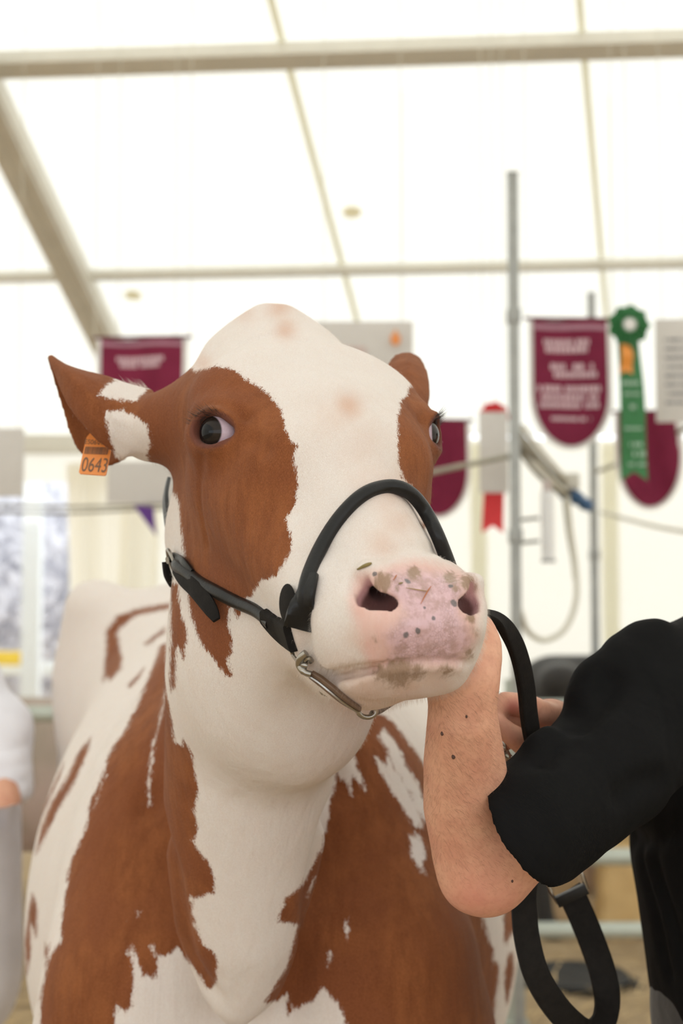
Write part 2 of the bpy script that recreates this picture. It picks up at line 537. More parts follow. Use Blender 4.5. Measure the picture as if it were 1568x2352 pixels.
# roof skin: two slopes, a few centimetres of sag between the frames
def slab_grid(a, b, c, d, nu, nv, sag):
    a, b, c, d = (np.asarray(q, float) for q in (a, b, c, d)); V, Fc = [], []
    for i in range(nu + 1):
        for j in range(nv + 1):
            u, w = i / nu, j / nv
            p = (a * (1 - u) + b * u) * (1 - w) + (d * (1 - u) + c * u) * w
            p = p - np.array([0, 0, sag]) * abs(math.sin(u * math.pi * 4)) * abs(math.sin(w * math.pi * 3)); V.append(p)
    for i in range(nu):
        for j in range(nv): q = i * (nv + 1) + j; Fc.append((q, q + nv + 1, q + nv + 2, q + 1))
    return V, Fc
mb = MB()
mb.put(*slab_grid((TX0, EAVE_Y, EAVE_Z), (TX1, EAVE_Y, EAVE_Z), (TX1, RIDGE_Y, RIDGE_Z), (TX0, RIDGE_Y, RIDGE_Z), 40, 24, .003))
mb.put(*slab_grid((TX0, RIDGE_Y, RIDGE_Z), (TX1, RIDGE_Y, RIDGE_Z), (TX1, BACK_Y, BE), (TX0, BACK_Y, BE), 40, 24, .003))
ceiling = struct(mb.build('ceiling', CANVAS))
def roof_strip(name, a, b, w, mat, parent=None, h=.004, off=.006):
    p, q = roof(*a, off), roof(*b, off); e = (q - p)
    p, q = p - e * .25, q + e * .12
    m_ = MB().beam(p, q, w, h, RN)
    return m_.build(name, mat, parent, smooth=False)
for a, b, w in (((622, 0), (818, 730), .030), ((1330, 0), (1388, 680), .028), ((2000, 0), (2010, 680), .03)):
    roof_strip('seam', a, b, w, SEAM, ceiling)
for px, py in ((808, 487), (305, 678)):
    p = roof(px, py, .012); MB().lathe(p, [(.001, -.004), (.045, -.004), (.045, .004), (.001, .004)], 16, [(1, 0, 0), np.cross(RN, (1, 0, 0)), RN]).build('patch', canvas_mat('patch_canvas', (.94, .90, .76), .52), ceiling, smooth=False)
# frame: purlins and rafter under the skin
def roof_beam(name, a, b, w, h, ext=(.0, .0)):
    p, q = roof(*a, h / 2 + .012), roof(*b, h / 2 + .012); e = q - p
    o = MB().beam(p - e * ext[0], q + e * ext[1], w, h, RN, .008)
    return o
o = struct(roof_beam('trim_1', (-15, 150), (1568, 99), .10, .07, (.9, .9)).build('trim_1', ALU))
o = struct(roof_beam('trim_2', (0, 636), (1568, 603), .045, .05, (.9, .9)).build('trim_2', ALU))
m_ = roof_beam('trim_3', (-10, 260), (232, 760), .13, .16, (1.2, .18)); o = struct(m_.build('trim_3', ALU))
p, q = roof(-10, 260, .175), roof(232, 760, .175); e_ = q - p
for s_ in (-1, 1):
    side = np.cross(nrm(e_), RN) * s_ * .045
    m_ = MB().beam(p - e_ * 1.2 + side, q + e_ * .18 + side, .012, .012, RN); m_.build('rib', ALU, o, smooth=False)
# back wall: valance, eave beam, sheet, gathered curtain by the opening
struct(MB().beam((TX0, EAVE_Y - .05, EAVE_Z - .06), (at_y(420, 1000, EAVE_Y)[0], EAVE_Y - .05, EAVE_Z - .06), .1, .12, (0, 0, 1), .01).build('trim_4', ALU))
def wavy(x0, x1, y, z0, z1, n, amp, freq, seed=0, top_in=0.0, nz=10):
    V, Fc = [], []
    for i in range(n + 1):
        for j in range(nz + 1):
            u, w = i / n, j / nz; x = x0 + (x1 - x0) * u
            a = amp * math.sin(u * freq * 2 * math.pi + seed) + amp * .5 * math.sin(u * freq * 4.7 + seed * 2 + w * 1.5)
            V.append((x + top_in * w * w * (1 if u < .5 else -1), y + a * (1 - .4 * w), z0 + (z1 - z0) * w))
    for i in range(n):
        for j in range(nz): q = i * (nz + 1) + j; Fc.append((q, q + nz + 1, q + nz + 2, q + 1))
    return V, Fc
xo0, xo1 = at_y(-500, 1300, EAVE_Y)[0], at_y(170, 1300, EAVE_Y)[0]
ztop = at_y(100, 1108, EAVE_Y)[2]
xo2 = at_y(335, 1300, EAVE_Y)[0]
mb = MB(); mb.put(*wavy(xo2, TX1, EAVE_Y, 0, EAVE_Z - .02, 90, .02, 9)); mb.put(*wavy(TX0, xo0, EAVE_Y, 0, EAVE_Z - .02, 10, .02, 2))
mb.put(*wavy(xo0, xo2, EAVE_Y, ztop, EAVE_Z - .02, 20, .01, 2))
wall_back = struct(mb.build('wall_back', CANVAS2))
for px in (1402, 1100, 700, 1750): # welded seams of the sheet
    x = at_y(px, 1300, EAVE_Y - .03)[0]; MB().box((x, EAVE_Y - .035, 1.25), (.05, .003, 1.25)).build('seam', SEAM, wall_back, smooth=False)
mb = MB(); x0, x1 = at_y(165, 1300, EAVE_Y - .25)[0], at_y(352, 1300, EAVE_Y - .25)[0]
mb.put(*wavy(x0, x1, EAVE_Y - .25, .02, EAVE_Z - .2, 60, .08, 2.4, 1.0, -.05, 14))
o = mb.build('tent_curtain', canvas_mat('curtain_canvas', (.93, .89, .78), .52)); tag(o, 'gathered cream tent curtain tied back beside the bright opening', 'curtain')
struct(MB().put(*wavy(0, 1, 0, 0, 1, 2, 0, 1)).build('wall_left', CANVAS2)).data.clear_geometry()
o = bpy.data.objects['wall_left']; bpy.data.objects.remove(o)
def plain_wall(name, a, b, z0, z1):
    a, b = np.array(a, float), np.array(b, float)
    V = [(*a, z0), (*b, z0), (*b, z1), (*a, z1)]
    return struct(link_mesh(name, V, [(0, 1, 2, 3)], CANVAS2, smooth=False))
mb = MB()
for name, x in (('wall_left', TX0), ('wall_right', TX1)):
    V = [(x, BACK_Y, 0), (x, EAVE_Y, 0), (x, EAVE_Y, EAVE_Z), (x, RIDGE_Y, RIDGE_Z), (x, BACK_Y, BE)]
    struct(link_mesh(name, V, [(0, 1, 2, 3, 4)], CANVAS2, smooth=False))
# the near end stays open below its gable strip
struct(link_mesh('wall_front', [(TX0, BACK_Y, 3.0), (TX1, BACK_Y, 3.0), (TX1, BACK_Y, BE), (TX0, BACK_Y, BE)], [(0, 1, 2, 3)], CANVAS2, smooth=False))

# ------------------------------------------------------------------ the cow: one continuous skin
POLL = np.array([-.0723, .239, -1.64])
HU = nrm([.298, -.637, .710]); HL = nrm([.922, 0.0, -.387]); HL = nrm(HL - HL @ HU * HU); HN = np.cross(HU, HL)
def L(s, t, h):
    """head frame: s poll->nose, t towards the cow's left, h out of the face"""
    return c2w(POLL + HU * s + HL * t + HN * h)
HA = [cdir(HU), cdir(HL), cdir(HN)]                # head axes
def LL(lst): return np.array([L(*q) for q in lst])
def mirror(p):
    """to the other side of the head"""
    p = np.asarray(p, float); o = L(0, 0, 0); n = HA[1]
    return p - 2 * ((p - o) @ n)[..., None] * n
def rotax(axes, i, j, deg):
    a = [np.array(q) for q in axes]; c, s_ = math.cos(math.radians(deg)), math.sin(math.radians(deg))
    a[i], a[j] = axes[i] * c + axes[j] * s_, axes[j] * c - axes[i] * s_
    return a
cow = Field()
def surf(field, px, py, d0=1.0, d1=2.4):
    """first point of the field's surface seen along a measured direction"""
    r = ray(px, py); o = np.array([0, 0, CAM_Z]); t = d0
    for _ in range(90):
        d = float(field.ev((o + r * t)[None].astype(np.float32), 0.3)[0])
        if d < .0004 or t > d1: break
        t += max(min(d, .05) * .7, .0004)
    return o + r * t
def eye_frame(side):
    e = nrm(HA[0] * .40 - HA[1] * .78 + HA[2] * .47)
    q = cdir((.97, -.05, .2)); a = nrm(q - q @ e * e); b = np.cross(e, a); b = b if b[2] > 0 else -b
    if side > 0: e, a, b = (v - 2 * (v @ HA[1]) * HA[1] for v in (e, a, b))
    return e, a, b
EYE_C = {-1: L(.203, -.111, -.037), 1: L(.203, .109, -.034)}
ear_rows = [
    [(117, 823, 1.705), (135, 865, 1.68), (160, 925, 1.655), (196, 972, 1.64), (232, 1010, 1.635), (284, 1046, 1.64)],
    [(117, 823, 1.705), (145, 850, 1.67), (180, 885, 1.645), (225, 930, 1.63), (270, 965, 1.625), (330, 985, 1.63)],
    [(117, 822, 1.71), (148, 843, 1.69), (195, 858, 1.68), (245, 870, 1.675), (285, 885, 1.67), (345, 900, 1.67)],
    [(117, 823, 1.715), (145, 860, 1.725), (185, 895, 1.735), (230, 930, 1.735), (275, 955, 1.73), (330, 965, 1.71)],
    [(117, 824, 1.712), (134, 885, 1.735), (152, 945, 1.75), (177, 1020, 1.755), (225, 1068, 1.75), (285, 1050, 1.72)]]
ear_rows2 = [
    [(905, 970, 1.70), (895, 890, 1.76), (897, 845, 1.80), (914, 822, 1.83)],
    [(935, 970, 1.67), (935, 890, 1.73), (938, 840, 1.78), (938, 818, 1.83)],
    [(965, 970, 1.70), (977, 905, 1.75), (973, 860, 1.79), (958, 828, 1.83)]]
def fine_grid(rows, n=3):
    g = np.array([PP(r) for r in rows]); a = np.stack([spline(g[:, j], n) for j in range(g.shape[1])], 1)
    return np.stack([spline(a[i], n) for i in range(a.shape[0])], 0)
def build_cow():
    A = HA; f = cow
    # skull
    f.ell(L(.09, 0, -.075), (.12, .094, .085), A, tag='head')
    f.chain(LL([(.035, -.052, -.060), (.012, -.012, -.024), (.012, .004, -.024), (.035, .046, -.052)]), [.033, .026, .026, .030], k=.03, tag='head')   # poll
    f.box(L(.195, 0, -.045), (.11, .105, .062), .05, A, k=.04, tag='head')       # forehead
    for t in (-1, 1):
        f.ell(L(.155, t * .100, -.037), (.045, .032, .032), A, k=.04, tag='head')    # brow
        f.chain(LL([(.20, t * .075, -.09), (.30, t * (.066 if t < 0 else .044), -.085), (.42, t * .05, -.075)]), [.055, .05 if t < 0 else .044, .042 if t < 0 else .038], k=.04, tag='head')
        f.ell(L(.16, t * (.072 if t < 0 else .08), -.165), (.12, .044, .105), A, k=.05, tag='head')    # cheek muscle
        f.ell(L(.25, t * .05, -.185), (.13, .045 if t < 0 else .035, .09), A, k=.06, tag='head')
        f.chain(LL([(.14, t * .066, -.24), (.28, t * .05, -.215), (.44, t * .03, -.125)]), [.04, .035 if t < 0 else .028, .03 if t < 0 else .022], k=.06, tag='head')
        # ear base
        g = [L(.09, -.08, -.095), P(345, 985, 1.655), P(285, 960, 1.655)]
        g = [q if t < 0 else mirror(q) for q in g]
        f.chain(g, [.048, .038, .02], k=.04, tag='head')
    f.chain(LL([(.22, 0, -.035), (.32, -.003, -.035), (.43, -.004, -.035)]), [.062, .05, .045], k=.05, tag='head')      # nose bone
    f.ell(L(.33, -.008, -.11), (.14, .055, .06), A, k=.05, tag='head')
    # muzzle
    f.ell(L(.475, -.004, -.058), (.058, .082, .066), A, k=.035, tag='head')
    f.box(L(.505, 0, -.05), (.026, .060, .05), .022, A, k=.03, tag='head')      # nose pad
    f.ell(L(.468, -.022, -.112), (.050, .050, .036), A, k=.016, tag='head')            # chin
    f.chain(LL([(.432, -.064, -.062), (.462, -.058, -.108)]), [.032, .022], k=.02, tag='head')   # flews
    f.chain(LL([(.43, .064, -.06), (.455, .058, -.082)]), [.028, .022], k=.02, tag='head')
    f.ell(L(.474, .052, -.026), (.03, .022, .022), A, k=.015, tag='head')
    # throat
    f.ell(P(640, 1520, 1.62), (.115, .14, .14), k=.06, tag='head')
    f.chain(PP([(595, 1480, 1.62), (690, 1640, 1.60)]), [.088, .058], k=.05, tag='head')
    f.chain(PP([(590, 1665, 1.60), (680, 1694, 1.575), (745, 1672, 1.575)]), [.022, .024, .018], k=.035, tag='head')
    # neck
    f.chain(PP([(585, 1600, 1.68), (563, 1900, 1.74), (555, 2100, 1.765), (552, 2230, 1.775), (545, 2300, 1.765)]), [.105, .100, .084, .056, .03], k=.04, tag='neck')
    f.chain(PP([(590, 1200, 1.80), (580, 1600, 1.95), (580, 1900, 2.1)]), [.082, .110, .16], k=.08, tag='neck')
    # trunk
    f.ell((-.113, 2.50, .93), (.415, .60, .45), k=.1, tag='body')
    f.chain([(-.10, 2.2, 1.1), (-.2, 2.7, 1.1), (-.33, 3.3, 1.22)], [.27, .31, .25], k=.12, tag='body')
    for pts, rr in (([(480, 1600, 2.15), (340, 1980, 2.0), (290, 2250, 1.92), (285, 2420, 1.92)], [.09, .113, .112, .112]),
                    ([(740, 1600, 2.15), (815, 1950, 2.0), (905, 2200, 1.92), (912, 2420, 1.92)], [.09, .103, .114, .114])):
        f.chain(PP(pts), rr, k=.05, tag='body')
    f.chain(PP([(770, 1850, 2.02), (800, 2150, 1.95), (800, 2450, 1.95)]), [.09, .11, .11], k=.08, tag='body')
    f.chain(PP([(370, 1850, 2.02), (360, 2150, 1.95), (380, 2450, 1.95)]), [.07, .09, .10], k=.08, tag='body')
    f.ell((-.35, 3.35, 1.18), (.29, .3, .33), k=.1, tag='body')
    for t in (-1, 1):
        f.chain([(-.35 + t * .22, 3.28, 1.45), (-.35 + t * .235, 3.32, 1.30), (-.35 + t * .17, 3.4, .95)], [.068, .075, .085], k=.1, tag='body')
        x = -.1 + t * .19
        f.chain([(x, 2.0, .85), (x, 2.02, .5), (x, 1.99, .28), (x, 2.0, .1)], [.11, .06, .04, .045], k=.08, tag='body')
        f.chain([(x, 1.98, .08), (x, 1.96, .035)], [.05, .055], k=.03, tag='body')
        x = -.35 + t * .17
        f.chain([(x, 3.4, .95), (x, 3.35, .7), (x, 3.62, .48), (x, 3.58, .1)], [.15, .11, .055, .05], k=.1, tag='body')
        f.chain([(x, 3.56, .08), (x, 3.53, .035)], [.05, .055], k=.03, tag='body')
    # eyes: a mound of lids with an almond opening
    for t in (-1, 1):
        e, a, b = eye_frame(t); c = EYE_C[t]
        f.ell(c, (.042, .036, .030), [a, b, e], k=.02, tag='head')
        arc = [c + e * (.0235 - .009 * u * u) + a * (.003 + .029 * u) + b * (.0205 - .013 * u * u) for u in np.linspace(-1, 1, 7)]
        f.chain(arc, [.004, .0055, .006, .006, .006, .005, .0035], k=.005, tag='head')
        arc = [c + e * (.0225 - .010 * u * u) + a * (.003 + .030 * u) - b * (.0195 - .013 * u * u) for u in np.linspace(-1, 1, 7)]
        f.chain(arc, [.003, .004, .0045, .0045, .0045, .004, .003], k=.006, tag='head')
        arc = [c + e * (.0265 - .011 * u * u) + a * (.002 + .036 * u) + b * (.031 - .018 * u * u) for u in np.linspace(-1, 1, 7)]
        f.chain(arc, [.0025] * 7, k=.010, tag='sub')                             # fold of the upper lid
        f.ell(c + e * .03 + a * .001 + b * .0005, (.0205, .0155, .03), [a, b, e], k=.004, tag='sub'); f.ell(c + e * .026 + a * .0195 - b * .001, (.0085, .0060, .03), [a, b, e], k=.008, tag='sub')
    # ears
    f.sheet(fine_grid(ear_rows, 2), .004, k=.012, tag='head')
    f.sheet(fine_grid(ear_rows2, 2), .006, k=.02, tag='head')
    # folds and hollows
    def groove(px, r, k, sink=0.0):
        q = [surf(f, x, y) + nrm(ray(x, y)) * sink for x, y in px]
        f.chain(q, [r] * len(q), k=k, tag='sub')
    groove([(343, 1848), (374, 1906), (389, 1979), (403, 2076), (428, 2197), (470, 2275)], .008, .035)
    groove([(770, 1800), (752, 1882), (735, 1960), (719, 2040), (709, 2124), (685, 2221), (655, 2300)], .008, .035)
    groove([(696, 1400), (697, 1450), (703, 1500), (718, 1536), (748, 1562)], .006, .011)
    # folds of the nose, nostrils with their wings
    global cow_full
    groove([(806, 1345), (826, 1305), (868, 1276), (920, 1258), (975, 1256), (1012, 1270)], .002, .014)
    for px, rr in (([(846, 1314), (874, 1332), (906, 1356)], [.011, .0145, .010]), ([(1092, 1336), (1074, 1342), (1052, 1362)], [.008, .010, .009])):
        q = [surf(f, x, y) + nrm(ray(x, y)) * (r_ - .0055) for (x, y), r_ in zip(px, rr)]
        f.chain(q, rr, k=.010, tag='head')
    cow_full = Field(); cow_full.ops = list(f.ops)
    for pts in ([(835, 1328, .0045, .001), (836, 1350, .0080, .006), (845, 1376, .0100, .010), (864, 1392, .0105, .012), (886, 1396, .0105, .014), (902, 1395, .0095, .020)],
                [(1092, 1338, .0045, .002), (1090, 1362, .0085, .007), (1077, 1386, .010, .010), (1063, 1396, .010, .013), (1055, 1392, .010, .022)]):
        q = [surf(f, x, y) + nrm(ray(x, y)) * dd for x, y, r, dd in pts]
        f.chain(q, [p[2] for p in pts], k=.005, tag='sub')
        e_ = q[-2] - HA[0] * .055 + HA[1] * (.012 if pts[0][0] < 900 else -.016) - HA[2] * .01; f.chain([q[-2], e_], [.0105, .010], k=.006, tag='sub'); f.chain([q[2], q[2] + nrm(ray(*pts[2][:2])) * .012 + (q[-2] - q[2]) * .3], [.008, .008], k=.006, tag='sub')
    # mouth
    mouth = [(728, 1548), (750, 1555), (775, 1555), (815, 1546), (860, 1536), (890, 1528), (940, 1522), (1000, 1519), (1050, 1521), (1080, 1527)]
    q = [surf(f, x, y) + nrm(ray(x, y)) * .001 for x, y in mouth]
    f.chain(q, [.004, .0065, .0075, .0072, .0055, .0035, .0028, .0028, .0035, .004], k=.006, tag='sub')
    q = [surf(f, x, y) + nrm(ray(x, y)) * .003 for x, y in [(742, 1556), (775, 1557), (815, 1548), (860, 1538), (900, 1529)]]
    f.chain(q, [.0025, .0035, .0038, .0035, .0025], k=.003, tag='sub')
    q = [surf(f, x, y) + nrm(ray(x, y)) * .0045 for x, y in [(885, 1538), (940, 1531), (1000, 1528), (1050, 1531)]]
    f.chain(q, [.0045, .006, .006, .0045], k=.005, tag='head')                   # bare rim of the lower lip
    # hollow and small knobs of the cheek
    groove([(545, 792), (590, 772), (640, 764), (700, 778)], .001, .014)
    groove([(462, 1050), (456, 1110), (460, 1180), (474, 1250)], .0008, .010)
    groove([(585, 1010), (598, 1022), (606, 1034)], .004, .014)
build_cow()
import time
_t = time.time()
H0 = 0.0028
GX = axis_lines(-.85, .45, -.36, .20, H0, .016)
GY = axis_lines(1.05, 3.95, 1.14, 1.70, H0, .02)
GZ = axis_lines(-.03, 1.95, 1.30, 1.86, H0, .016)
cv, cf = surface_nets(cow, GX, GY, GZ, 2)
print('cow', len(cv), len(cf), time.time() - _t)

# ------------------------------------------------------------------ coat: which hair is red and which is white (measured on the photo)
BROWN_HEAD = [
 [(340,890),(392,862),(429,836),(440,836),(438,844),(447,853),(461,850),(479,846),(502,841),(521,846),(539,850),(557,867),(580,880),(608,899),(626,917),(645,940),(652,963),(658,995),(672,1018),(684,1023),(672,1050),(681,1082),(686,1115),(677,1156),(663,1179),(656,1197),(670,1229),(671,1240),(664,1266),(653,1289),(643,1307),(638,1319),(615,1330),(600,1330),(587,1353),(579,1368),(564,1373),(556,1404),(544,1421),(536,1396),(526,1393),(523,1416),(523,1442),(531,1465),(531,1498),(523,1513),(528,1534),(533,1552),(518,1552),(503,1531),(488,1513),(472,1495),(459,1470),(449,1450),(439,1419),(433,1373),(421,1279),(420,1261),(417,1211),(411,1156),(397,1128),(374,1101),(351,1073),(337,1046),(344,1023),(337,977),(323,963),(310,954),(282,942),(310,931),(312,920),(330,905)],
 [(90,780),(230,830),(268,868),(240,888),(228,908),(264,918),(305,924),(330,915),(330,945),(282,942),(241,945),(248,975),(250,1000),(262,1041),(283,1062),(285,1100),(90,1100)],
 [(972,880),(959,887),(942,889),(932,906),(919,926),(915,952),(913,992),(915,1032),(917,1071),(925,1098),(945,1120),(962,1160),(970,1212),(1060,1212),(1060,880)]]
BROWN_FRONT = [
 [(392,1340),(411,1340),(411,1373),(416,1409),(428,1444),(429,1475),(424,1488),(424,1506),(419,1513),(415,1488),(406,1485),(401,1500),(402,1552),(403,1562),(401,1582),(393,1590),(389,1572),(392,1526),(393,1450)],
 [(384,1426),(384,1520),(385,1600),(389,1620),(396,1659),(399,1702),(418,1712),(423,1678),(428,1702),(442,1736),(447,1765),(452,1823),(447,1862),(457,1896),(447,1920),(442,1930),(452,1949),(476,1979),(491,2012),(493,2051),(476,2056),(462,2061),(437,2061),(442,2080),(440,2095),(447,2124),(467,2168),(496,2192),(500,2211),(496,2260),(476,2274),(457,2240),(428,2202),(408,2177),(389,2192),(360,2197),(350,2168),(345,2172),(360,2211),(367,2240),(355,2245),(326,2245),(316,2211),(304,2172),(292,2182),(307,2221),(307,2250),(302,2269),(307,2308),(282,2323),(263,2303),(268,2332),(253,2400),(244,2470),(222,2540),(196,2490),(170,2590),(146,2520),(118,2575),(90,2470),(92,2294),(112,2201),(140,2163),(142,2124),(149,2056),(154,2012),(166,1969),(190,1920),(202,1882),(207,1838),(234,1785),(248,1736),(268,1702),(282,1688),(311,1630),(340,1557),(360,1508),(377,1445)],
 [(210,1693),(181,1727),(151,1790),(113,1853),(93,1911),(81,1964),(103,1925),(127,1872),(161,1814),(190,1756)],
 [(147,1751),(118,1814),(98,1857),(86,1906),(108,1848),(137,1785)],
 [(74,2046),(64,2100),(56,2172),(60,2245),(69,2197),(71,2124),(79,2130),(81,2163),(85,2140),(84,2076)],
 [(108,2163),(103,2197),(106,2225),(113,2172)], [(331,1533),(292,1576),(300,1578),(318,1560)],
 [(785,1684),(782,1736),(767,1809),(752,1882),(740,1945),(719,1988),(702,2022),(685,2042),(660,2061),(641,2095),(636,2119),(660,2119),(685,2124),(675,2163),(665,2192),(660,2221),(631,2265),(607,2303),(636,2299),(665,2275),(660,2300),(655,2340),(675,2318),(719,2299),(738,2269),(757,2284),(786,2323),(800,2400),(822,2470),(858,2560),(896,2490),(948,2600),(1004,2510),(1058,2585),(1110,2500),(1150,2430),(1150,2240),(1120,2150),(1090,2040),(1040,1940),(990,1890),(962,1872),(948,1828),(921,1789),(898,1752),(891,1725),(874,1700),(868,1690),(881,1671),(921,1725),(932,1759),(959,1796),(967,1830),(990,1860),(985,1780),(960,1730),(925,1690),(905,1660),(880,1640),(861,1640),(824,1655)],
 [(945,1742),(967,1760),(975,1800),(955,1780)], [(938,1608),(962,1610),(1000,1641),(969,1641),(948,1624)]]
WHITE_FRONT = [
 [(365,1659),(350,1712),(340,1785),(341,1838),(346,1853),(346,1785),(355,1712),(374,1620),(386,1552),(380,1590)],
 [(244,1780),(234,1804),(219,1848),(217,1857),(227,1823)], [(316,2080),(320,2100),(313,2105)],
 [(874,1700),(891,1725),(888,1759),(861,1738),(868,1765),(891,1802),(915,1840),(938,1877),(955,1900),(972,1897),(959,1850),(942,1823),(921,1789),(898,1752)],
 [(935,1914),(948,1917),(965,1924),(977,1957),(974,1981),(975,2014),(965,2001),(948,1971),(942,1941)],
 [(780,1700),(787,1705),(800,1715),(814,1728),(817,1759),(831,1789),(841,1819),(827,1802),(810,1776),(804,1796),(807,1829),(797,1802),(787,1792),(776,1780),(768,1740)],
 [(797,2112),(801,2133),(797,2162),(793,2135)], [(757,2180),(762,2195),(752,2225),(750,2200)], [(704,2060),(723,2012),(716,2040)]]
BROWN_BARREL = [
 [(1158,2084),(1172,2040),(1190,2080),(1190,2124),(1166,2160),(1158,2176),(1155,2124)],
 [(1128,2172),(1136,2180),(1132,2208),(1148,2208),(1144,2252),(1136,2300),(1132,2560),(1100,2560),(1100,2260),(1120,2232),(1118,2196)],
 [(1168,2192),(1180,2186),(1181,2240),(1170,2284),(1164,2308),(1158,2276),(1156,2244)]]
BROWN_HIP = [
 [(400,1384),(311,1399),(268,1416),(244,1450),(244,1489),(239,1533),(236,1567),(246,1555),(253,1564),(278,1537),(280,1513),(270,1460),(278,1441),(311,1414),(400,1396)],
 [(379,1440),(330,1479),(338,1483),(379,1452)]]
PINK = [(822,1322),(812,1351),(805,1375),(812,1406),(822,1440),(833,1478),(845,1516),(853,1538),(888,1536),(984,1530),(1046,1530),(1074,1500),(1090,1461),(1092,1427),(1098,1385),(1098,1358),(1080,1325),(1053,1308),(1019,1301),(984,1292),(950,1287),(915,1297),(881,1310)]
PAD = [(898,1320),(940,1313),(1019,1320),(1053,1334),(1060,1358),(1050,1385),(1050,1413),(1067,1434),(1081,1475),(1064,1499),(1046,1516),(978,1516),(891,1523),(902,1496),(888,1461),(915,1434),(933,1413),(919,1378),(895,1358)]
TAN = [(640,700,32,.8),(655,755,26,.8),(560,715,26,.5),(800,932,34,.8),(770,960,60,.25),(835,1020,60,.3),(900,1130,60,.5),(860,1100,60,.3),(915,1200,45,.5),(880,1250,40,.5),(465,835,22,.6),(650,1480,60,.2),(700,1520,30,.3),(850,1440,25,.6),(835,1400,25,.7),(845,1480,30,.7),(800,1530,40,.4),(1085,1460,20,.5),(1090,1400,20,.5),(850,1580,70,.75),(930,1585,75,.75),(1000,1565,50,.7),(800,1560,40,.5),(1030,1550,30,.3),(770,1540,40,.35),(820,1470,35,.45)]
MUD = [(880,1336,24,1),(866,1350,15,.8),(912,1350,10,.6),(950,1316,17,1),(1032,1328,18,.9),(1046,1350,14,.7),(1071,1335,20,.9),(1085,1350,14,.8),(1080,1420,14,.9),(1090,1450,14,.6),(1075,1500,16,.6),(915,1546,38,1),(880,1544,26,.8),(955,1543,26,.8),(1025,1541,20,.7),(860,1470,14,.4),(880,1540,25,.6),(970,1350,26,.4)]
def sd_union(xy, polys):
    s = np.full(len(xy), -400.0)
    for p in polys:
        q = np.asarray(p, float); lo, hi = q.min(0) - 60, q.max(0) + 60
        i = np.nonzero(((xy > lo) & (xy < hi)).all(1))[0]
        if len(i): s[i] = np.maximum(s[i], sd_poly(xy[i], q))
    return s
def discs(xy, lst):
    v = np.zeros(len(xy))
    for x, y, r, w in lst:
        d2 = (xy[:, 0] - x) ** 2 + (xy[:, 1] - y) ** 2
        v = np.maximum(v, w * np.exp(-d2 / (r * r)))
    return v
def coat_attrs():
    N = vert_normals(cv, cf); xy, depth = w2px(cv)
    view = cv - np.array([0, 0, CAM_Z], np.float32); facing = -(N * view).sum(1) / np.linalg.norm(view, axis=1)
    names, D = cow.tags(cv); D = dict(zip(names, D))
    head = D['head'] < np.minimum(D['neck'], D['body']) + .004
    earR = head & (depth > 1.695) & (xy[:, 0] > 860)
    hip = cv[:, 1] > 2.68
    barrel = (~hip) & (cv[:, 1] > 2.14) & (xy[:, 0] > 850) & ~head
    b = sd_union(xy, BROWN_FRONT)
    b = np.minimum(b, -sd_union(xy, WHITE_FRONT))
    h = sd_union(xy, BROWN_HEAD + BROWN_FRONT[:1])
    b = np.where(head, h, np.maximum(b, np.where(depth < 1.72, sd_union(xy, BROWN_HEAD[:1]), -400)))
    b = np.where(earR, 60, b)
    b = np.where(barrel, sd_union(xy, BROWN_BARREL), b)
    b = np.where(hip, sd_union(xy, BROWN_HIP), b)
    # sides that the photo does not show: large irregular patches
    away = np.clip((-facing - .05) * 6, 0, 1); low = np.clip((xy[:, 1] - 2500) / 200, 0, 1) * (~head)
    far = np.maximum(away, low)
    if far.any():
        i = np.nonzero(far > 0)[0]
        nz = np.array([mnoise.noise(Vector((float(a) * 2.6 + 3, float(c) * 2.6, float(d) * 2.2))) for a, c, d in cv[i]])
        b[i] = b[i] * (1 - far[i]) + far[i] * (nz * 160 - 15)
    pink = np.where(head & (facing > -.2), sd_union(xy, [PINK]), -400)
    pad = np.where(head & (facing > -.2), sd_union(xy, [PAD]), -400)
    # lids and ear linings are bare, darker skin
    lid = np.zeros(len(cv))
    for t in (-1, 1):
        e, a, bb = eye_frame(t); c = EYE_C[t] + e * .022 + a * .003
        q = cv - c; r = np.sqrt(((q @ a) / .0255) ** 2 + ((q @ bb) / .0185) ** 2 + ((q @ e) / .03) ** 2)
        lid = np.maximum(lid, np.clip((1.16 - r) / .14, 0, 1))
    vis = facing > -.1
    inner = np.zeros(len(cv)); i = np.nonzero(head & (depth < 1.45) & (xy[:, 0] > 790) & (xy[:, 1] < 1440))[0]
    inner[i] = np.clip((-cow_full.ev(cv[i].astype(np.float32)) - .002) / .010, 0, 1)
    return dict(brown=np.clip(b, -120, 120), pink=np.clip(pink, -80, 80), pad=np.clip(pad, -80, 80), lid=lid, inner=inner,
                tan=discs(xy, TAN) * (head & vis), mud=discs(xy, MUD) * (head & vis))
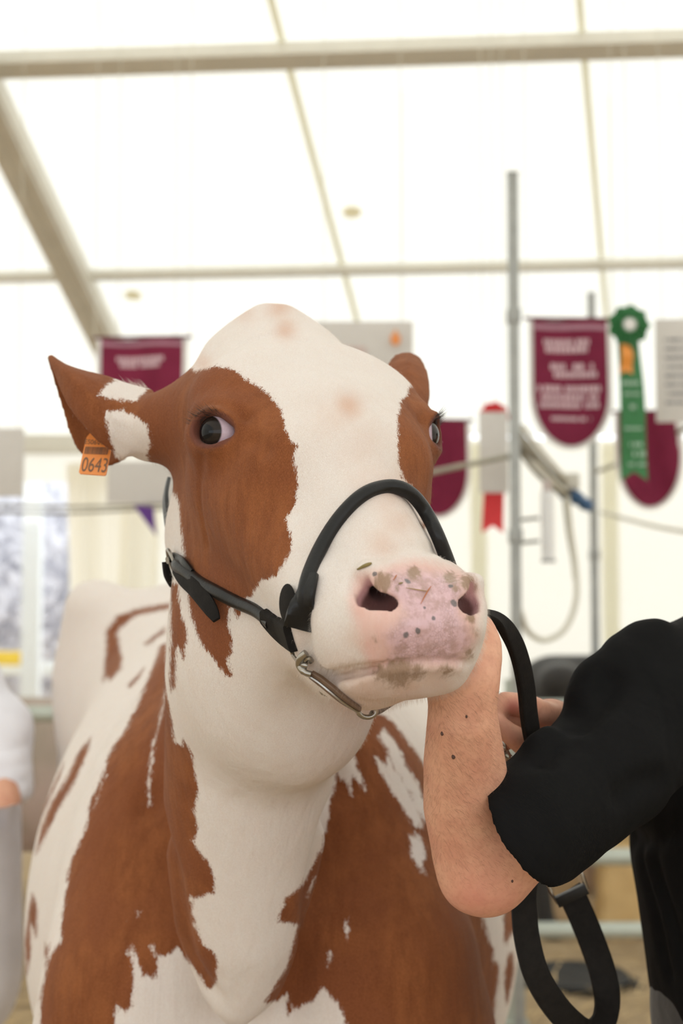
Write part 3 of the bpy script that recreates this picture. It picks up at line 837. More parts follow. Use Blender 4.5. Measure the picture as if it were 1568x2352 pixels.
def coat_material():
    m = NT('red_and_white_coat'); co = m.coord('Object')
    st = m.mapping(co, (1, 1, .33))
    br, pk, pd, lid, tan, mud, inn = (m.attr(n) for n in ('brown', 'pink', 'pad', 'lid', 'tan', 'mud', 'inner'))
    n1 = m.math('SUBTRACT', m.noise(st, 190, 3, .6), .5); n2 = m.math('SUBTRACT', m.noise(st, 900, 2, .6), .5); n0 = m.math('SUBTRACT', m.noise(st, 60, 2), .5)
    hair = m.math('MULTIPLY_ADD', n0, 12, m.math('MULTIPLY_ADD', n1, 20, m.math('MULTIPLY', n2, 22)))
    mask = m.ramp(m.math('ADD', br, hair), -3.5, 3.5)
    fine = m.noise(st, 1500, 3, .65); mid = m.noise(st, 55, 4, .6); big = m.noise(co, 9, 3)
    brown = m.mix(m.ramp(mid, .3, .7), (.186, .056, .017), (.28, .094, .030))
    brown = m.mix(m.ramp(big, .4, .65), brown, (.205, .063, .023))
    brown = m.mix(m.ramp(fine, .35, .75), m.mix(.35, brown, (.09, .025, .01)), m.mix(.35, brown, (.36, .14, .055)))
    white = m.mix(m.ramp(mid, .3, .75), (.70, .645, .61), (.69, .615, .57))
    white = m.mix(m.ramp(fine, .3, .75), m.mix(.5, white, (.60, .50, .44)), m.mix(.4, white, (.82, .79, .76)))
    white = m.mix(m.math('MULTIPLY', tan, .8), white, m.mix(m.ramp(m.noise(co, 30, 3), .35, .65), (.55, .31, .20), (.56, .36, .28)))
    col = m.mix(mask, white, brown)
    nz = m.math('MULTIPLY_ADD', n1, 16, m.math('MULTIPLY', n2, 8))
    pinkm = m.ramp(m.math('ADD', pk, nz), -24, 16)
    col = m.mix(m.math('MULTIPLY', pinkm, .8), col, m.mix(m.ramp(mid, .3, .7), (.66, .37, .32), (.68, .44, .385)))
    padm = m.ramp(m.math('ADD', pd, nz), -22, 16)
    cells = m.vor(co, 330); c2 = m.new('ShaderNodeTexVoronoi', feature='DISTANCE_TO_EDGE'); m.set(c2.inputs['Vector'], m.mapping(co, (1.25, 1.25, .8))); c2.inputs['Scale'].default_value = 300
    edge = m.math('MAXIMUM', m.ramp(c2.outputs['Distance'], .0, .16), m.ramp(m.noise(co, 34, 2), .62, .42))
    blotch = m.ramp(m.noise(co, 85, 4, .65), .40, .66)
    padc = m.mix(m.math('MULTIPLY', blotch, .8), (.60, .40, .43), (.40, .25, .23))
    padc = m.mix(edge, m.mix(.22, padc, (.28, .17, .14)), padc)
    col = m.mix(padm, col, padc)
    col = m.mix(m.math('MULTIPLY', m.ramp(m.math('ADD', mud, m.math('MULTIPLY', n1, 1.2)), .2, .75), .9), col, m.mix(fine, (.22, .135, .085), (.34, .235, .16)))
    # slate freckles on the nose
    for px, py, r in ((936, 1335, .0042), (975, 1396, .0022), (995, 1420, .0026), (932, 1459, .0036), (960, 1449, .0028), (1043, 1385, .0045), (1035, 1345, .0032), (860, 1318, .003)):
        c = surf(cow, px, py)
        dn = m.new('ShaderNodeVectorMath', operation='DISTANCE'); m.set(dn.inputs[0], co); dn.inputs[1].default_value = tuple(c)
        col = m.mix(m.math('MULTIPLY', m.ramp(m.math('MULTIPLY_ADD', n1, .0042, dn.outputs['Value']), r * 1.0, r * .55), .85), col, (.10, .095, .10))
    col = m.mix(m.ramp(inn, .0, .4), col, (.42, .22, .22)); col = m.mix(m.ramp(inn, .5, 1.05), col, (.13, .055, .05))  # mauve nostril lining; deeper walls coloured darker to stand for the cavity's shade
    col = m.mix(lid, col, (.135, .048, .032))
    rough = m.math('SUBTRACT', .72, m.math('MULTIPLY', padm, m.math('MULTIPLY_ADD', m.noise(co, 60, 3), -.45, .68)))
    h = m.math('ADD', m.math('MULTIPLY', fine, m.math('SUBTRACT', 1, padm)), m.math('MULTIPLY', edge, m.math('MULTIPLY', padm, .5)))
    b1 = m.bump(h, .55, .0012)
    b2 = m.bump(m.noise(m.mapping(co, (1, 1, .12)), 60, 3), .45, .006, b1)
    m.p(Base_Color=col, Roughness=rough, Normal=b2, Sheen_Weight=.05, Sheen_Roughness=.45, Specular_IOR_Level=.3, Subsurface_Weight=.06, Subsurface_Scale=.01)
    m.b.inputs['Subsurface Radius'].default_value = (1, .4, .25)
    m.set(m.b.inputs['Specular IOR Level'], m.math('MULTIPLY_ADD', padm, .40, .12))
    return m.m
COW_MAT = coat_material()
cow_o = link_mesh('cow', cv, cf, COW_MAT)
for k_, v_ in coat_attrs().items(): attr(cow_o, k_, v_)
tag(cow_o, 'red and white cow with raised pink nose, held by the chin in a show tent', 'cow')

# ------------------------------------------------------------------ cow's eyes and lashes
def eye_material():
    m = NT('cow_eye'); co = m.coord('Object')
    sp = m.new('ShaderNodeSeparateXYZ'); m.set(sp.inputs[0], co)
    x, y, z = sp.outputs
    # z looks out of the socket; the iris sits off centre, turned back
    r = m.math('SQRT', m.math('ADD', m.math('POWER', m.math('DIVIDE', x, 1.0), 2), m.math('POWER', m.math('DIVIDE', y, .92), 2)))
    iris = m.ramp(r, .0190, .0176)
    pup = m.ramp(m.math('SQRT', m.math('ADD', m.math('POWER', x, 2), m.math('POWER', m.math('MULTIPLY', y, 1.5), 2))), .0135, .0110)
    nz = m.noise(m.mapping(co, (1, 1, 1)), 260, 3)
    sclera = m.mix(nz, (.40, .28, .33), (.55, .45, .53))
    col = m.mix(iris, sclera, m.mix(pup, m.mix(nz, (.012, .009, .008), (.026, .018, .014)), (.004, .0045, .006)))
    m.p(Base_Color=col, Roughness=.04, Specular_IOR_Level=.2)
    return m.m
EYE_MAT = eye_material()
LASH = simple('lash_hair', (.028, .013, .009), .5, var=.3)
def hair_spikes(mb, root, d, length, r, bend, segs=4, sides=3):
    """a tapering curved hair"""
    root = np.asarray(root, float); d = nrm(d); pts = []
    for i in range(segs + 1):
        t = i / segs; pts.append(root + d * length * t + np.asarray(bend) * length * t * t)
    rad = [r * (1 - .92 * i / segs) for i in range(segs + 1)]
    v, f = sweep(np.array(pts), [(math.cos(2 * math.pi * k / sides), math.sin(2 * math.pi * k / sides)) for k in range(sides)], rad, caps=False)
    mb.put(v, f)
random.seed(5)
for t in (-1, 1):
    e, a, b = eye_frame(t); c = EYE_C[t] + a * .0018 + e * .0004
    look = nrm(e - a * .34 - b * .06)
    ax = nrm(a - a @ look * look); ay = np.cross(look, ax)
    R = .0246; v, f = uv_sphere((0, 0, 0), R, 40, 24)
    v = np.array(v); rr = np.hypot(v[:, 0], v[:, 1]); bulge = np.where((v[:, 2] > 0) & (rr < .018), (1 - (rr / .018) ** 2) * .0022, 0)
    v[:, 2] += bulge
    o = link_mesh('eyeball', v, f, EYE_MAT)
    o.matrix_world = Matrix(((ax[0], ay[0], look[0], c[0]), (ax[1], ay[1], look[1], c[1]), (ax[2], ay[2], look[2], c[2]), (0, 0, 0, 1)))
    o.parent = cow_o
    mb = MB()
    for i in range(150):
        u = random.uniform(-1, 1)
        if random.random() < .35: u = random.uniform(-1, -.2)
        p = c + e * (.0245 - .008 * u * u) + a * (.003 + .0235 * u) + b * (.0165 - .0125 * u * u + random.uniform(-.001, .002))
        d = e * .70 + a * (u * .85 - .45) + b * (.30 - .2 * abs(u)) + np.array([random.gauss(0, .13) for _ in range(3)])
        hair_spikes(mb, p, d, random.uniform(.010, .019) * (1 if u < .3 else .6), .00022, b * .28 - a * .1)
    for i in range(45):
        u = random.uniform(-1, .7)
        p = c + e * (.0225 - .006 * u * u) + a * (.003 + .022 * u) - b * (.0150 - .011 * u * u)
        d = e * .6 + a * (u * .6 - .2) - b * .55 + np.array([random.gauss(0, .15) for _ in range(3)])
        hair_spikes(mb, p, d, random.uniform(.006, .012), .00016, -b * .2)
    o = mb.build('eyelashes', LASH, cow_o, sharp=0); o['kind'] = 'stuff'

# ------------------------------------------------------------------ short fuzz of the head
def fuzz(idx, N, length, r, rnd, name, mat, lean):
    p = cv[idx].astype(np.float64) + rnd.normal(0, .0009, (len(idx), 3)); n = N[idx]
    d = n * .55 + lean + rnd.normal(0, .22, (len(idx), 3)); d /= np.linalg.norm(d, axis=1)[:, None]
    s = np.cross(d, rnd.normal(0, 1, (len(idx), 3))); s /= np.linalg.norm(s, axis=1)[:, None]; t = np.cross(d, s)
    L_ = length[:, None] * rnd.uniform(.6, 1.25, (len(idx), 1)); V = []
    for f_, w in ((-.08, 1.0), (.5, .7)):
        c = p + d * L_ * f_ + lean * L_ * f_ * f_ * .5
        for k in range(3): V.append(c + (s * math.cos(2.0944 * k) + t * math.sin(2.0944 * k)) * r * w)
    V.append(p + d * L_ + lean * L_ * .5)
    V = np.stack(V, 1).reshape(-1, 3); T = []
    for k in range(3):
        j = (k + 1) % 3; T += [(k, j, 3 + j), (k, 3 + j, 3 + k), (3 + k, 3 + j, 6)]
    F = (np.arange(len(idx))[:, None, None] * 7 + np.array(T)[None]).reshape(-1, 3)
    o = link_mesh(name, V, F, mat, cow_o); o['kind'] = 'stuff'; return o
_rg = np.random.default_rng(4)
_N = vert_normals(cv, cf); _xy, _dp = w2px(cv); _view = cv - np.array([0, 0, CAM_Z], np.float32)
_fc = -(_N * _view).sum(1) / np.linalg.norm(_view, axis=1)
def _at(n): a = np.zeros(len(cv), np.float32); cow_o.data.attributes[n].data.foreach_get('value', a); return a
_b, _pd, _pk, _ld = _at('brown'), _at('pad'), _at('pink'), _at('lid')
_ok = (_dp < 1.76) & (_fc > -.35) & (_xy[:, 1] < 1720) & (_ld < .05) & (_pd < -14)
_muz = _ok & (_xy[:, 0] > 690) & (_xy[:, 1] > 1240) & (_dp < 1.46)
_rest = _ok & ~_muz
def pick(mask, n):
    i = np.nonzero(mask)[0]; return _rg.choice(i, min(n, len(i)), replace=False)
down = cdir((0, -.75, .1))
FUZZW = simple('white_fuzz', (.80, .72, .65), .7, var=.08); FUZZB = simple('red_fuzz', (.21, .07, .024), .7, var=.3)
i = pick(_muz & (_pk < 6), 15000); lip = np.clip((_xy[i, 1] - 1380) / 120, 0, 1)
chin = (_xy[i, 1] > 1548 - np.clip(_xy[i, 0] - 760, 0, 130) * .2) & (_xy[i, 0] > 760)
FUZZC = simple('rosy_chin_fuzz', (.60, .45, .37), .7, var=.12)
for sel, nm, mt in ((~chin, 'muzzle_fuzz', FUZZW), (chin, 'chin_fuzz', FUZZC)):
    j = i[sel]; fuzz(j, _N, (.0028 + .0022 * lip)[sel], .00005, _rg, nm, mt, np.outer(np.ones(len(j)), down) + np.outer(np.clip((900 - _xy[j, 0]) / 250, -.6, .8), -cdir((1, 0, 0))) * .5)
i = pick(_rest & (_b < -3), 15000); fuzz(i, _N, np.full(len(i), .0030), .000055, _rg, 'white_fuzz', FUZZW, np.outer(np.ones(len(i)), down) * .9)
i = pick(_rest & (_b > 3), 12000); fuzz(i, _N, np.full(len(i), .0030), .000055, _rg, 'red_fuzz', FUZZB, np.outer(np.ones(len(i)), down) * .9)
# longer fringe at the root of the ear
mb = MB()
for k in range(70):
    u = random.uniform(0, 1); p = P(285 + 55 * u, 884 + 6 * u, 1.672); hair_spikes(mb, p, cdir((random.gauss(-.5, .25), random.uniform(.3, .9), .25)), random.uniform(.006, .014), .00010, cdir((-.3, 0, 0)))
o = mb.build('ear_fringe', FUZZW, cow_o, sharp=0); o['kind'] = 'stuff'

# ------------------------------------------------------------------ steel posts, rails, cords
def post(name, px, py_top, py_low, d, w, label, mat=GALV):
    t = P(px, py_top, d); b = P(px, py_low, d)
    x, y = (t[0] + b[0]) / 2, (t[1] + b[1]) / 2
    o = empty(name, (x, y, 0)); tag(o, label, 'post')
    MB().box((x, y, t[2] / 2), (w / 2, w / 2, t[2] / 2), bev=.004).build('tube', mat, o, origin=(x, y, 0))
    MB().box((x, y, t[2] + .004), (w / 2 + .002, w / 2 + .002, .004), bev=.002).build('end_cap', mat, o, origin=(x, y, 0))
    MB().box((x, y, .004), (.06, .06, .004), bev=.002).build('base_plate', mat, o, origin=(x, y, 0))
    for z in (t[2] * .83, t[2] * .57):
        MB().box((x, y, z), (w / 2 + .006, w / 2 + .006, .025), bev=.004).build('clamp', mat, o, origin=(x, y, 0))
    return o
post('steel_post', 1181, 390, 1500, 5.0, .036, 'tall galvanised square post rising beside the maroon show banner')
post('steel_post', 1362, 670, 1500, 7.0, .036, 'shorter-looking galvanised post behind the green rosette ribbon')
def rail(px0, px1, py, y, r, label, mat=RAILM, ends=True):
    a, b = at_y(px0, py, y), at_y(px1, py, y)
    c = (a + b) / 2; o = empty('fence_rail', c); tag(o, label, 'rail')
    MB().tube([a, b], r, 14).build('tube', mat, o, origin=c)
    for e in (a, b):
        MB().tube([e - nrm(b - a) * .03, e + nrm(b - a) * .03], r * 1.35, 14).build('coupling', mat, o, origin=c)
    return o
rail(1120, 2100, 1624, 5.06, .026, 'top pale steel rail right of the handlers hands, black cow behind it')
rail(1060, 2100, 1968, 5.06, .030, 'middle pale steel rail seen in the gap under the black sleeve')
rail(1060, 2100, 2136, 5.06, .028, 'lowest pale steel rail above the straw, right side')
rail(-500, 210, 1640, 5.3, .030, 'pale green steel rail left, between the person in white and the hip of the cow')
for px, py0, d in ((1176, 1500, 5.06), (1790, 1500, 5.06), (2090, 1500, 5.06), (-400, 1500, 5.3), (205, 1500, 5.3)):
    p = at_y(px, 1600, d); o = empty('fence_upright', (p[0], d + .05, 0))
    tag(o, {1176: 'fence upright directly behind the tall galvanised post', 1790: 'fence upright beyond the right edge, first one', 2090: 'fence upright at the far right end of the rails', -400: 'fence upright at the far left end of the rail', 205: 'fence upright hidden behind the hip of the cow'}[px], 'post')
    MB().tube([(p[0], d + .05, 0), (p[0], d + .05, 1.2)], .022, 12).build('tube', RAILM, o, origin=(p[0], d + .05, 0))
    MB().box((p[0], d + .05, .004), (.05, .05, .004), bev=.002).build('base_plate', RAILM, o, origin=(p[0], d + .05, 0))
CORD = simple('grey_cord', (.30, .28, .22), .7, var=.2)
CORDL = simple('pale_cord', (.62, .60, .52), .7, var=.15)
CORDD = simple('dark_cord', (.10, .095, .08), .7, var=.2)
def cord(name, pts, r, mat, label, cat='cord', n=6, parts=()):
    q = spline(PP(pts), n); o = MB().tube(q, r, 8).build(name, mat); tag(o, label, cat); return o
cord('strung_cord', [(960, 1092, 5.05), (1060, 1070, 5.03), (1178, 1046, 5.0)], .010, CORD, 'grey strap tied from the tall post across the maroon banner behind the cow')
cord('strung_cord', [(1366, 1084, 6.9), (1430, 1060, 6.6), (1500, 1022, 6.2), (1600, 968, 5.8)], .010, CORD, 'grey strap climbing right from the second post over the far banner')
cord('strung_cord', [(1380, 1176, 6.9), (1450, 1195, 6.6), (1520, 1212, 6.3), (1620, 1228, 6.0)], .010, CORDL, 'pale sagging cord running right from the second post')
cord('strung_cord', [(-40, 1158, 5.6), (150, 1163, 5.6), (330, 1160, 5.6), (520, 1150, 5.6)], .006, CORD, 'upper of the two thin cords strung across the opening at left')
cord('strung_cord', [(-40, 1176, 5.7), (150, 1178, 5.7), (330, 1170, 5.7), (520, 1166, 5.7)], .006, CORD, 'lower of the two thin cords strung across the opening at left')
# sagging bundle of cables, sleeve and plug between the posts
o = cord('cable_bundle', [(1186, 1000, 5.0), (1205, 1030, 5.0), (1235, 1062, 5.1), (1275, 1098, 5.3), (1312, 1140, 5.6), (1362, 1168, 6.8)], .013, simple('grey_beige_sheath', (.22, .20, .16), .6, var=.4, scale=12), 'thick sagging bundle of sheathed cables between the two posts', 'cable')
for k, (dx, dy) in enumerate(((0, -14), (4, 12), (-3, 24), (8, -26))):
    q = spline(PP([(1190 + dx, 1004 + dy, 5.0), (1238 + dx, 1066 + dy, 5.12), (1300 + dx, 1126 + dy * .6, 5.5), (1350, 1160, 6.6)]), 6)
    MB().tube(q, .009, 8).build('cable', CORDL if k % 2 else CORD, o)
MB().box(P(1300, 1105, 5.45), (.05, .02, .03), bev=.008).build('junction_box', simple('pale_plastic', (.6, .58, .52), .5), o)
BLUE = simple('blue_plug', (.03, .09, .20), .4)
c = P(1312, 1140, 5.5); o = empty('power_plug', c); tag(o, 'dark blue industrial power plug hanging from the cable bundle', 'plug')
MB().lathe(c, [(.018, -.05), (.024, -.04), (.024, .0), (.03, .004), (.03, .03), (.02, .05)], 16, [(0, 0, 1), (.5, .85, 0), (.85, -.5, -.3)]).build('plug_body', BLUE, o, origin=c)
MB().lathe(c + np.array([.05, 0, -.03]), [(.02, -.02), (.026, -.015), (.026, .02), (.016, .03)], 16, [(0, 0, 1), (.5, .85, 0), (.9, -.4, -.3)]).build('plug_cap', BLUE, o, origin=c)
# white tube lamp
a, b = P(1256, 1128, 5.1), P(1259, 1284, 5.1); o = empty('tube_lamp', b); tag(o, 'white cylindrical tube lamp hanging upright under the cable bundle', 'lamp')
MB().tube([a, b], .024, 18).build('lamp_tube', simple('white_plastic', (.74, .74, .74), .4, var=.05), o, origin=b)
MB().tube([a, a + nrm(a - b) * .04], .016, 14).build('end_cap', simple('pink_grey_cap', (.5, .42, .40), .5), o, origin=b)
MB().tube([b, b + nrm(b - a) * .012], .026, 18).build('end_cap', simple('grey_cap', (.3, .3, .3), .5), o, origin=b)
for py in (1190, 1243):
    MB().tube(spline(PP([(1190, py + 5, 5.02), (1215, py + 2, 5.06), (1236, py, 5.1)]), 5), .006, 8).build('bracket', CORDD, o, origin=b)
cord('hose', [(1302, 1140, 5.4), (1310, 1220, 5.4), (1321, 1300, 5.4), (1322, 1380, 5.4), (1296, 1445, 5.4), (1250, 1470, 5.4), (1212, 1450, 5.3), (1195, 1405, 5.1)], .011, CORDL, 'pale hose hanging in a long loop between the posts', 'hose')
cord('hose', [(1296, 1150, 5.5), (1304, 1220, 5.5), (1316, 1290, 5.5), (1320, 1330, 5.5)], .008, simple('olive_cord', (.22, .22, .14), .6), 'short olive cord hanging beside the loop of hose', 'hose')

# ------------------------------------------------------------------ banners, cards, rosettes
def roof_z(y): return EAVE_Z + (EAVE_Y - y) * math.tan(SLOPE)
def hang(mb, p):
    """a thin cord from a point up to the canvas"""
    mb.tube([p, np.array([p[0], p[1], roof_z(p[1]) + .01])], .0016, 6); return mb
MAROON = NT('maroon_cloth'); _c = MAROON.coord('Object')
MAROON.p(Base_Color=MAROON.mix(MAROON.noise(_c, 14, 3), (.13, .008, .030), (.21, .018, .055)), Roughness=.7, Specular_IOR_Level=.2, Normal=MAROON.bump(MAROON.noise(MAROON.mapping(_c, (1, 1, .35)), 9, 3), .5, .03))
MAROON = MAROON.m
WHITECLOTH = simple('white_edging', (.70, .68, .66), .7, var=.08)
PRINT = simple('pink_white_print', (.60, .42, .46), .6, var=.1)
STRIPE = simple('pale_mauve_band', (.36, .17, .23), .6, var=.15)
def shield(w, h, n=22, round_=.42):
    """outline of a pennon: straight sides, half-round foot (x right, z down)"""
    pts = [(-w / 2, 0), (w / 2, 0), (w / 2, -h * (1 - round_))]
    for i in range(1, n):
        a = math.pi * i / n; pts.append((w / 2 * math.cos(a), -h * (1 - round_) - h * round_ * math.sin(a)))
    pts.append((-w / 2, -h * (1 - round_)))
    return pts
def cloth_panel(outline, c, right, wave, thick, nx=14, nz=18):
    """solid cloth cut to an outline, hanging in soft folds"""
    xs = [p[0] for p in outline]; zs = [p[1] for p in outline]; w0, w1, z0, z1 = min(xs), max(xs), min(zs), max(zs)
    right = nrm(right); nor = nrm(np.cross(right, (0, 0, 1)))
    def span(z):
        hit = []
        for (xa, za), (xb, zb) in zip(outline, outline[1:] + outline[:1]):
            if (za > z) != (zb > z): hit.append(xa + (xb - xa) * (z - za) / (zb - za))
        return (min(hit), max(hit)) if hit else (0, 0)
    V, Fc = [], []
    for side in (0, 1):
        for j in range(nz + 1):
            z = z1 - 1e-4 + (z0 - z1 + 2e-4) * (1 - math.cos(math.pi * j / nz)) / 2 if j else z1 - 1e-4
            a, b = span(z)
            for i in range(nx + 1):
                x = a + (b - a) * i / nx
                dy = wave * math.sin(x / (w1 - w0) * 7 + z * 5) + wave * .6 * math.sin(x * 31 + z * 9)
                V.append(c + right * x + np.array([0, 0, z]) + nor * (dy + (thick if side else 0)))
    N = (nx + 1) * (nz + 1)
    for s in (0, 1):
        for j in range(nz):
            for i in range(nx):
                q = s * N + j * (nx + 1) + i; f = (q, q + 1, q + nx + 2, q + nx + 1); Fc.append(f if s else f[::-1])
    ring = [i for i in range(nx + 1)] + [j * (nx + 1) + nx for j in range(1, nz + 1)] + [nz * (nx + 1) + i for i in range(nx - 1, -1, -1)] + [j * (nx + 1) for j in range(nz - 1, 0, -1)]
    for a, b in zip(ring, ring[1:] + ring[:1]): Fc.append((a, b, b + N, a + N))
    def at(x, z, lift=.003):
        dy = wave * math.sin(x / (w1 - w0) * 7 + z * 5) + wave * .6 * math.sin(x * 31 + z * 9)
        return c + right * x + np.array([0, 0, z]) + nor * (dy + thick + lift)
    return V, Fc, at, nor
def bars(at, rows, rnd, mb, right, dark=False):
    """rows of letter-sized printed marks: (x0, x1, z, height)"""
    for x0, x1, z, h in rows:
        x = x0
        while x < x1:
            w = h * rnd.uniform(.35, .75)
            if rnd.random() < .14: x += w * .8; continue
            p0, p1 = at(x, z, .0015), at(min(x + w, x1), z, .0015); up = np.array([0, 0, h / 2])
            k = rnd.random()
            mb.put([p0 - up, p1 - up, p1 + up, p0 + up], [(0, 1, 2, 3)])
            x += w + h * .16
    return mb
def banner(px0, px1, py0, py1, d, label, rows, round_=.42, wave=.006, yaw=0.0, seed=1, band=True):
    c = P((px0 + px1) / 2, py0, d); s = d / F_PX; w, h = (px1 - px0) * s, (py1 - py0) * s
    right = np.array([math.cos(yaw), math.sin(yaw), 0]); o = empty('show_banner', c); tag(o, label, 'banner', None)
    V, Fc, at, nor = cloth_panel(shield(w, h, 22, round_), c - nrm(np.cross(right, (0, 0, 1))) * .004, right, wave, .003)
    MB().put(V, Fc).build('edging', WHITECLOTH, o, origin=c, sharp=60)
    e = .055 * w
    V, Fc, at, nor = cloth_panel(shield(w - 2 * e, h - e, 22, round_), c, right, wave, .003)
    MB().put(V, Fc).build('cloth', MAROON, o, origin=c, sharp=60)
    MB().tube([c - right * (w / 2 + .015) + np.array([0, 0, .006]), c + right * (w / 2 + .015) + np.array([0, 0, .006])], .006, 10).build('rod', simple('maroon_rod', (.10, .015, .03), .5), o, origin=c)
    m_ = MB(); hang(m_, c - right * (w / 2 + .008) + np.array([0, 0, .006])); hang(m_, c + right * (w / 2 + .008) + np.array([0, 0, .006])); m_.build('hanging_cord', CORDL, o, origin=c)
    rnd = random.Random(seed)
    if band:
        for z, hh in ((-.055 * h, .04 * h),):
            m_ = MB()
            for i in range(10):
                xa, xb = -w / 2 + e + (w - 2 * e) * i / 10, -w / 2 + e + (w - 2 * e) * (i + 1) / 10
                up = np.array([0, 0, hh / 2]); m_.put([at(xa, z) - up, at(xb, z) - up, at(xb, z) + up, at(xa, z) + up], [(0, 1, 2, 3)])
            m_.build('band', STRIPE, o, origin=c, smooth=False)
    if rows:
        m_ = MB(); bars(at, [(x0 * w, x1 * w, -z * h, hh * h) for x0, x1, z, hh in rows], rnd, m_, right)
        m_.build('lettering', PRINT, o, origin=c, smooth=False)['kind'] = 'stuff'
    return o
ROWS = [(-.32, .22, .17, .045), (-.3, .2, .225, .05), (-.24, .30, .36, .05), (-.2, .32, .42, .045), (-.40, .36, .53, .05), (-.36, .32, .595, .045), (-.38, .34, .655, .045), (-.26, .24, .76, .03)]
banner(1212, 1404, 736, 1036, 5.3, 'maroon round-footed show banner with pale lettering, hanging right of the tall post', ROWS, .42, .006, .05, 3)
banner(222, 432, 779, 1000, 5.2, 'maroon show banner with one lettered line, partly behind the ear', [(-.3, .25, .21, .05), (-.26, .2, .27, .05)], .42, .010, -.06, 4)
banner(930, 1080, 968, 1192, 6.0, 'plain maroon banner partly hidden behind the cow, beside the far eye', None, .5, .010, .1, 5, False)
banner(1412, 1566, 948, 1172, 6.0, 'maroon banner at right, behind the tail of the green rosette', None, .55, .014, -.15, 6, False)
CARD = simple('grey_white_card', (.56, .53, .50), .6, var=.05)
INK = simple('grey_ink', (.14, .14, .16), .6)
def card(px0, px1, py0, py1, d, label, rows=None, yaw=0.0, seed=9):
    c = P((px0 + px1) / 2, (py0 + py1) / 2, d); s = d / F_PX; w, h = (px1 - px0) * s, (py1 - py0) * s
    right = np.array([math.cos(yaw), math.sin(yaw), 0]); nor = nrm(np.cross(right, (0, 0, 1)))
    o = empty('placard', c); tag(o, label, 'sign')
    MB().box(c, (w / 2, .003, h / 2), [right, -nor, (0, 0, 1)], .001).build('board', CARD, o, origin=c)
    for x in (-.38, .38):
        a = c + right * (x * w) + np.array([0, 0, h / 2 - .004])
        hang(MB(), a).build('hanging_cord', CORDL, o, origin=c)
    if rows:
        m_ = MB(); bars(lambda x, z, l=.003: c + right * x + np.array([0, 0, z]) + nor * (.003 + l), [(x0 * w, x1 * w, z * h, hh * h) for x0, x1, z, hh in rows], random.Random(seed), m_, right)
        m_.build('lettering', INK, o, origin=c, smooth=False)['kind'] = 'stuff'
    return o, c, w, h, right, nor
card(-60, 55, 983, 1142, 5.6, 'blank grey placard cut off by the left edge of the photo')
card(246, 420, 1060, 1156, 5.6, 'blank grey placard below the tagged ear')
o, c, w, h, rt, nr = card(715, 948, 738, 862, 5.4, 'wide grey placard with a small orange emblem, above the far ear', None, .0)
q = P(908, 779, 5.38); MB().lathe(q, [(.004, -.002), (.017, 0), (.019, .002), (.008, .004)], 18, [(1, 0, 0), (0, 0, 1.25), tuple(nr)]).build('emblem', simple('orange_emblem', (.75, .26, .06), .5, var=.25), o, origin=c)
q = P(908, 762, 5.38); MB().box(q, (.006, .002, .008), bev=.001).build('emblem', simple('orange_emblem_top', (.70, .30, .10), .5), o, origin=c)
m_ = MB(); bars(lambda x, z, l=.003: P(815, 800, 5.39) + rt * x + np.array([0, 0, z]), [(-.055, .04, 0, .012), (-.06, .045, -.016, .010)], random.Random(4), m_, rt); m_.build('lettering', simple('faded_red_ink', (.56, .40, .37), .6), o, origin=c, smooth=False)['kind'] = 'stuff'
card(1506, 1640, 731, 970, 5.2, 'white placard with lines of print at the right edge', [(-.34, .3, .5 - .03 - k * .087, .028) for k in range(2, 10)], -.1)
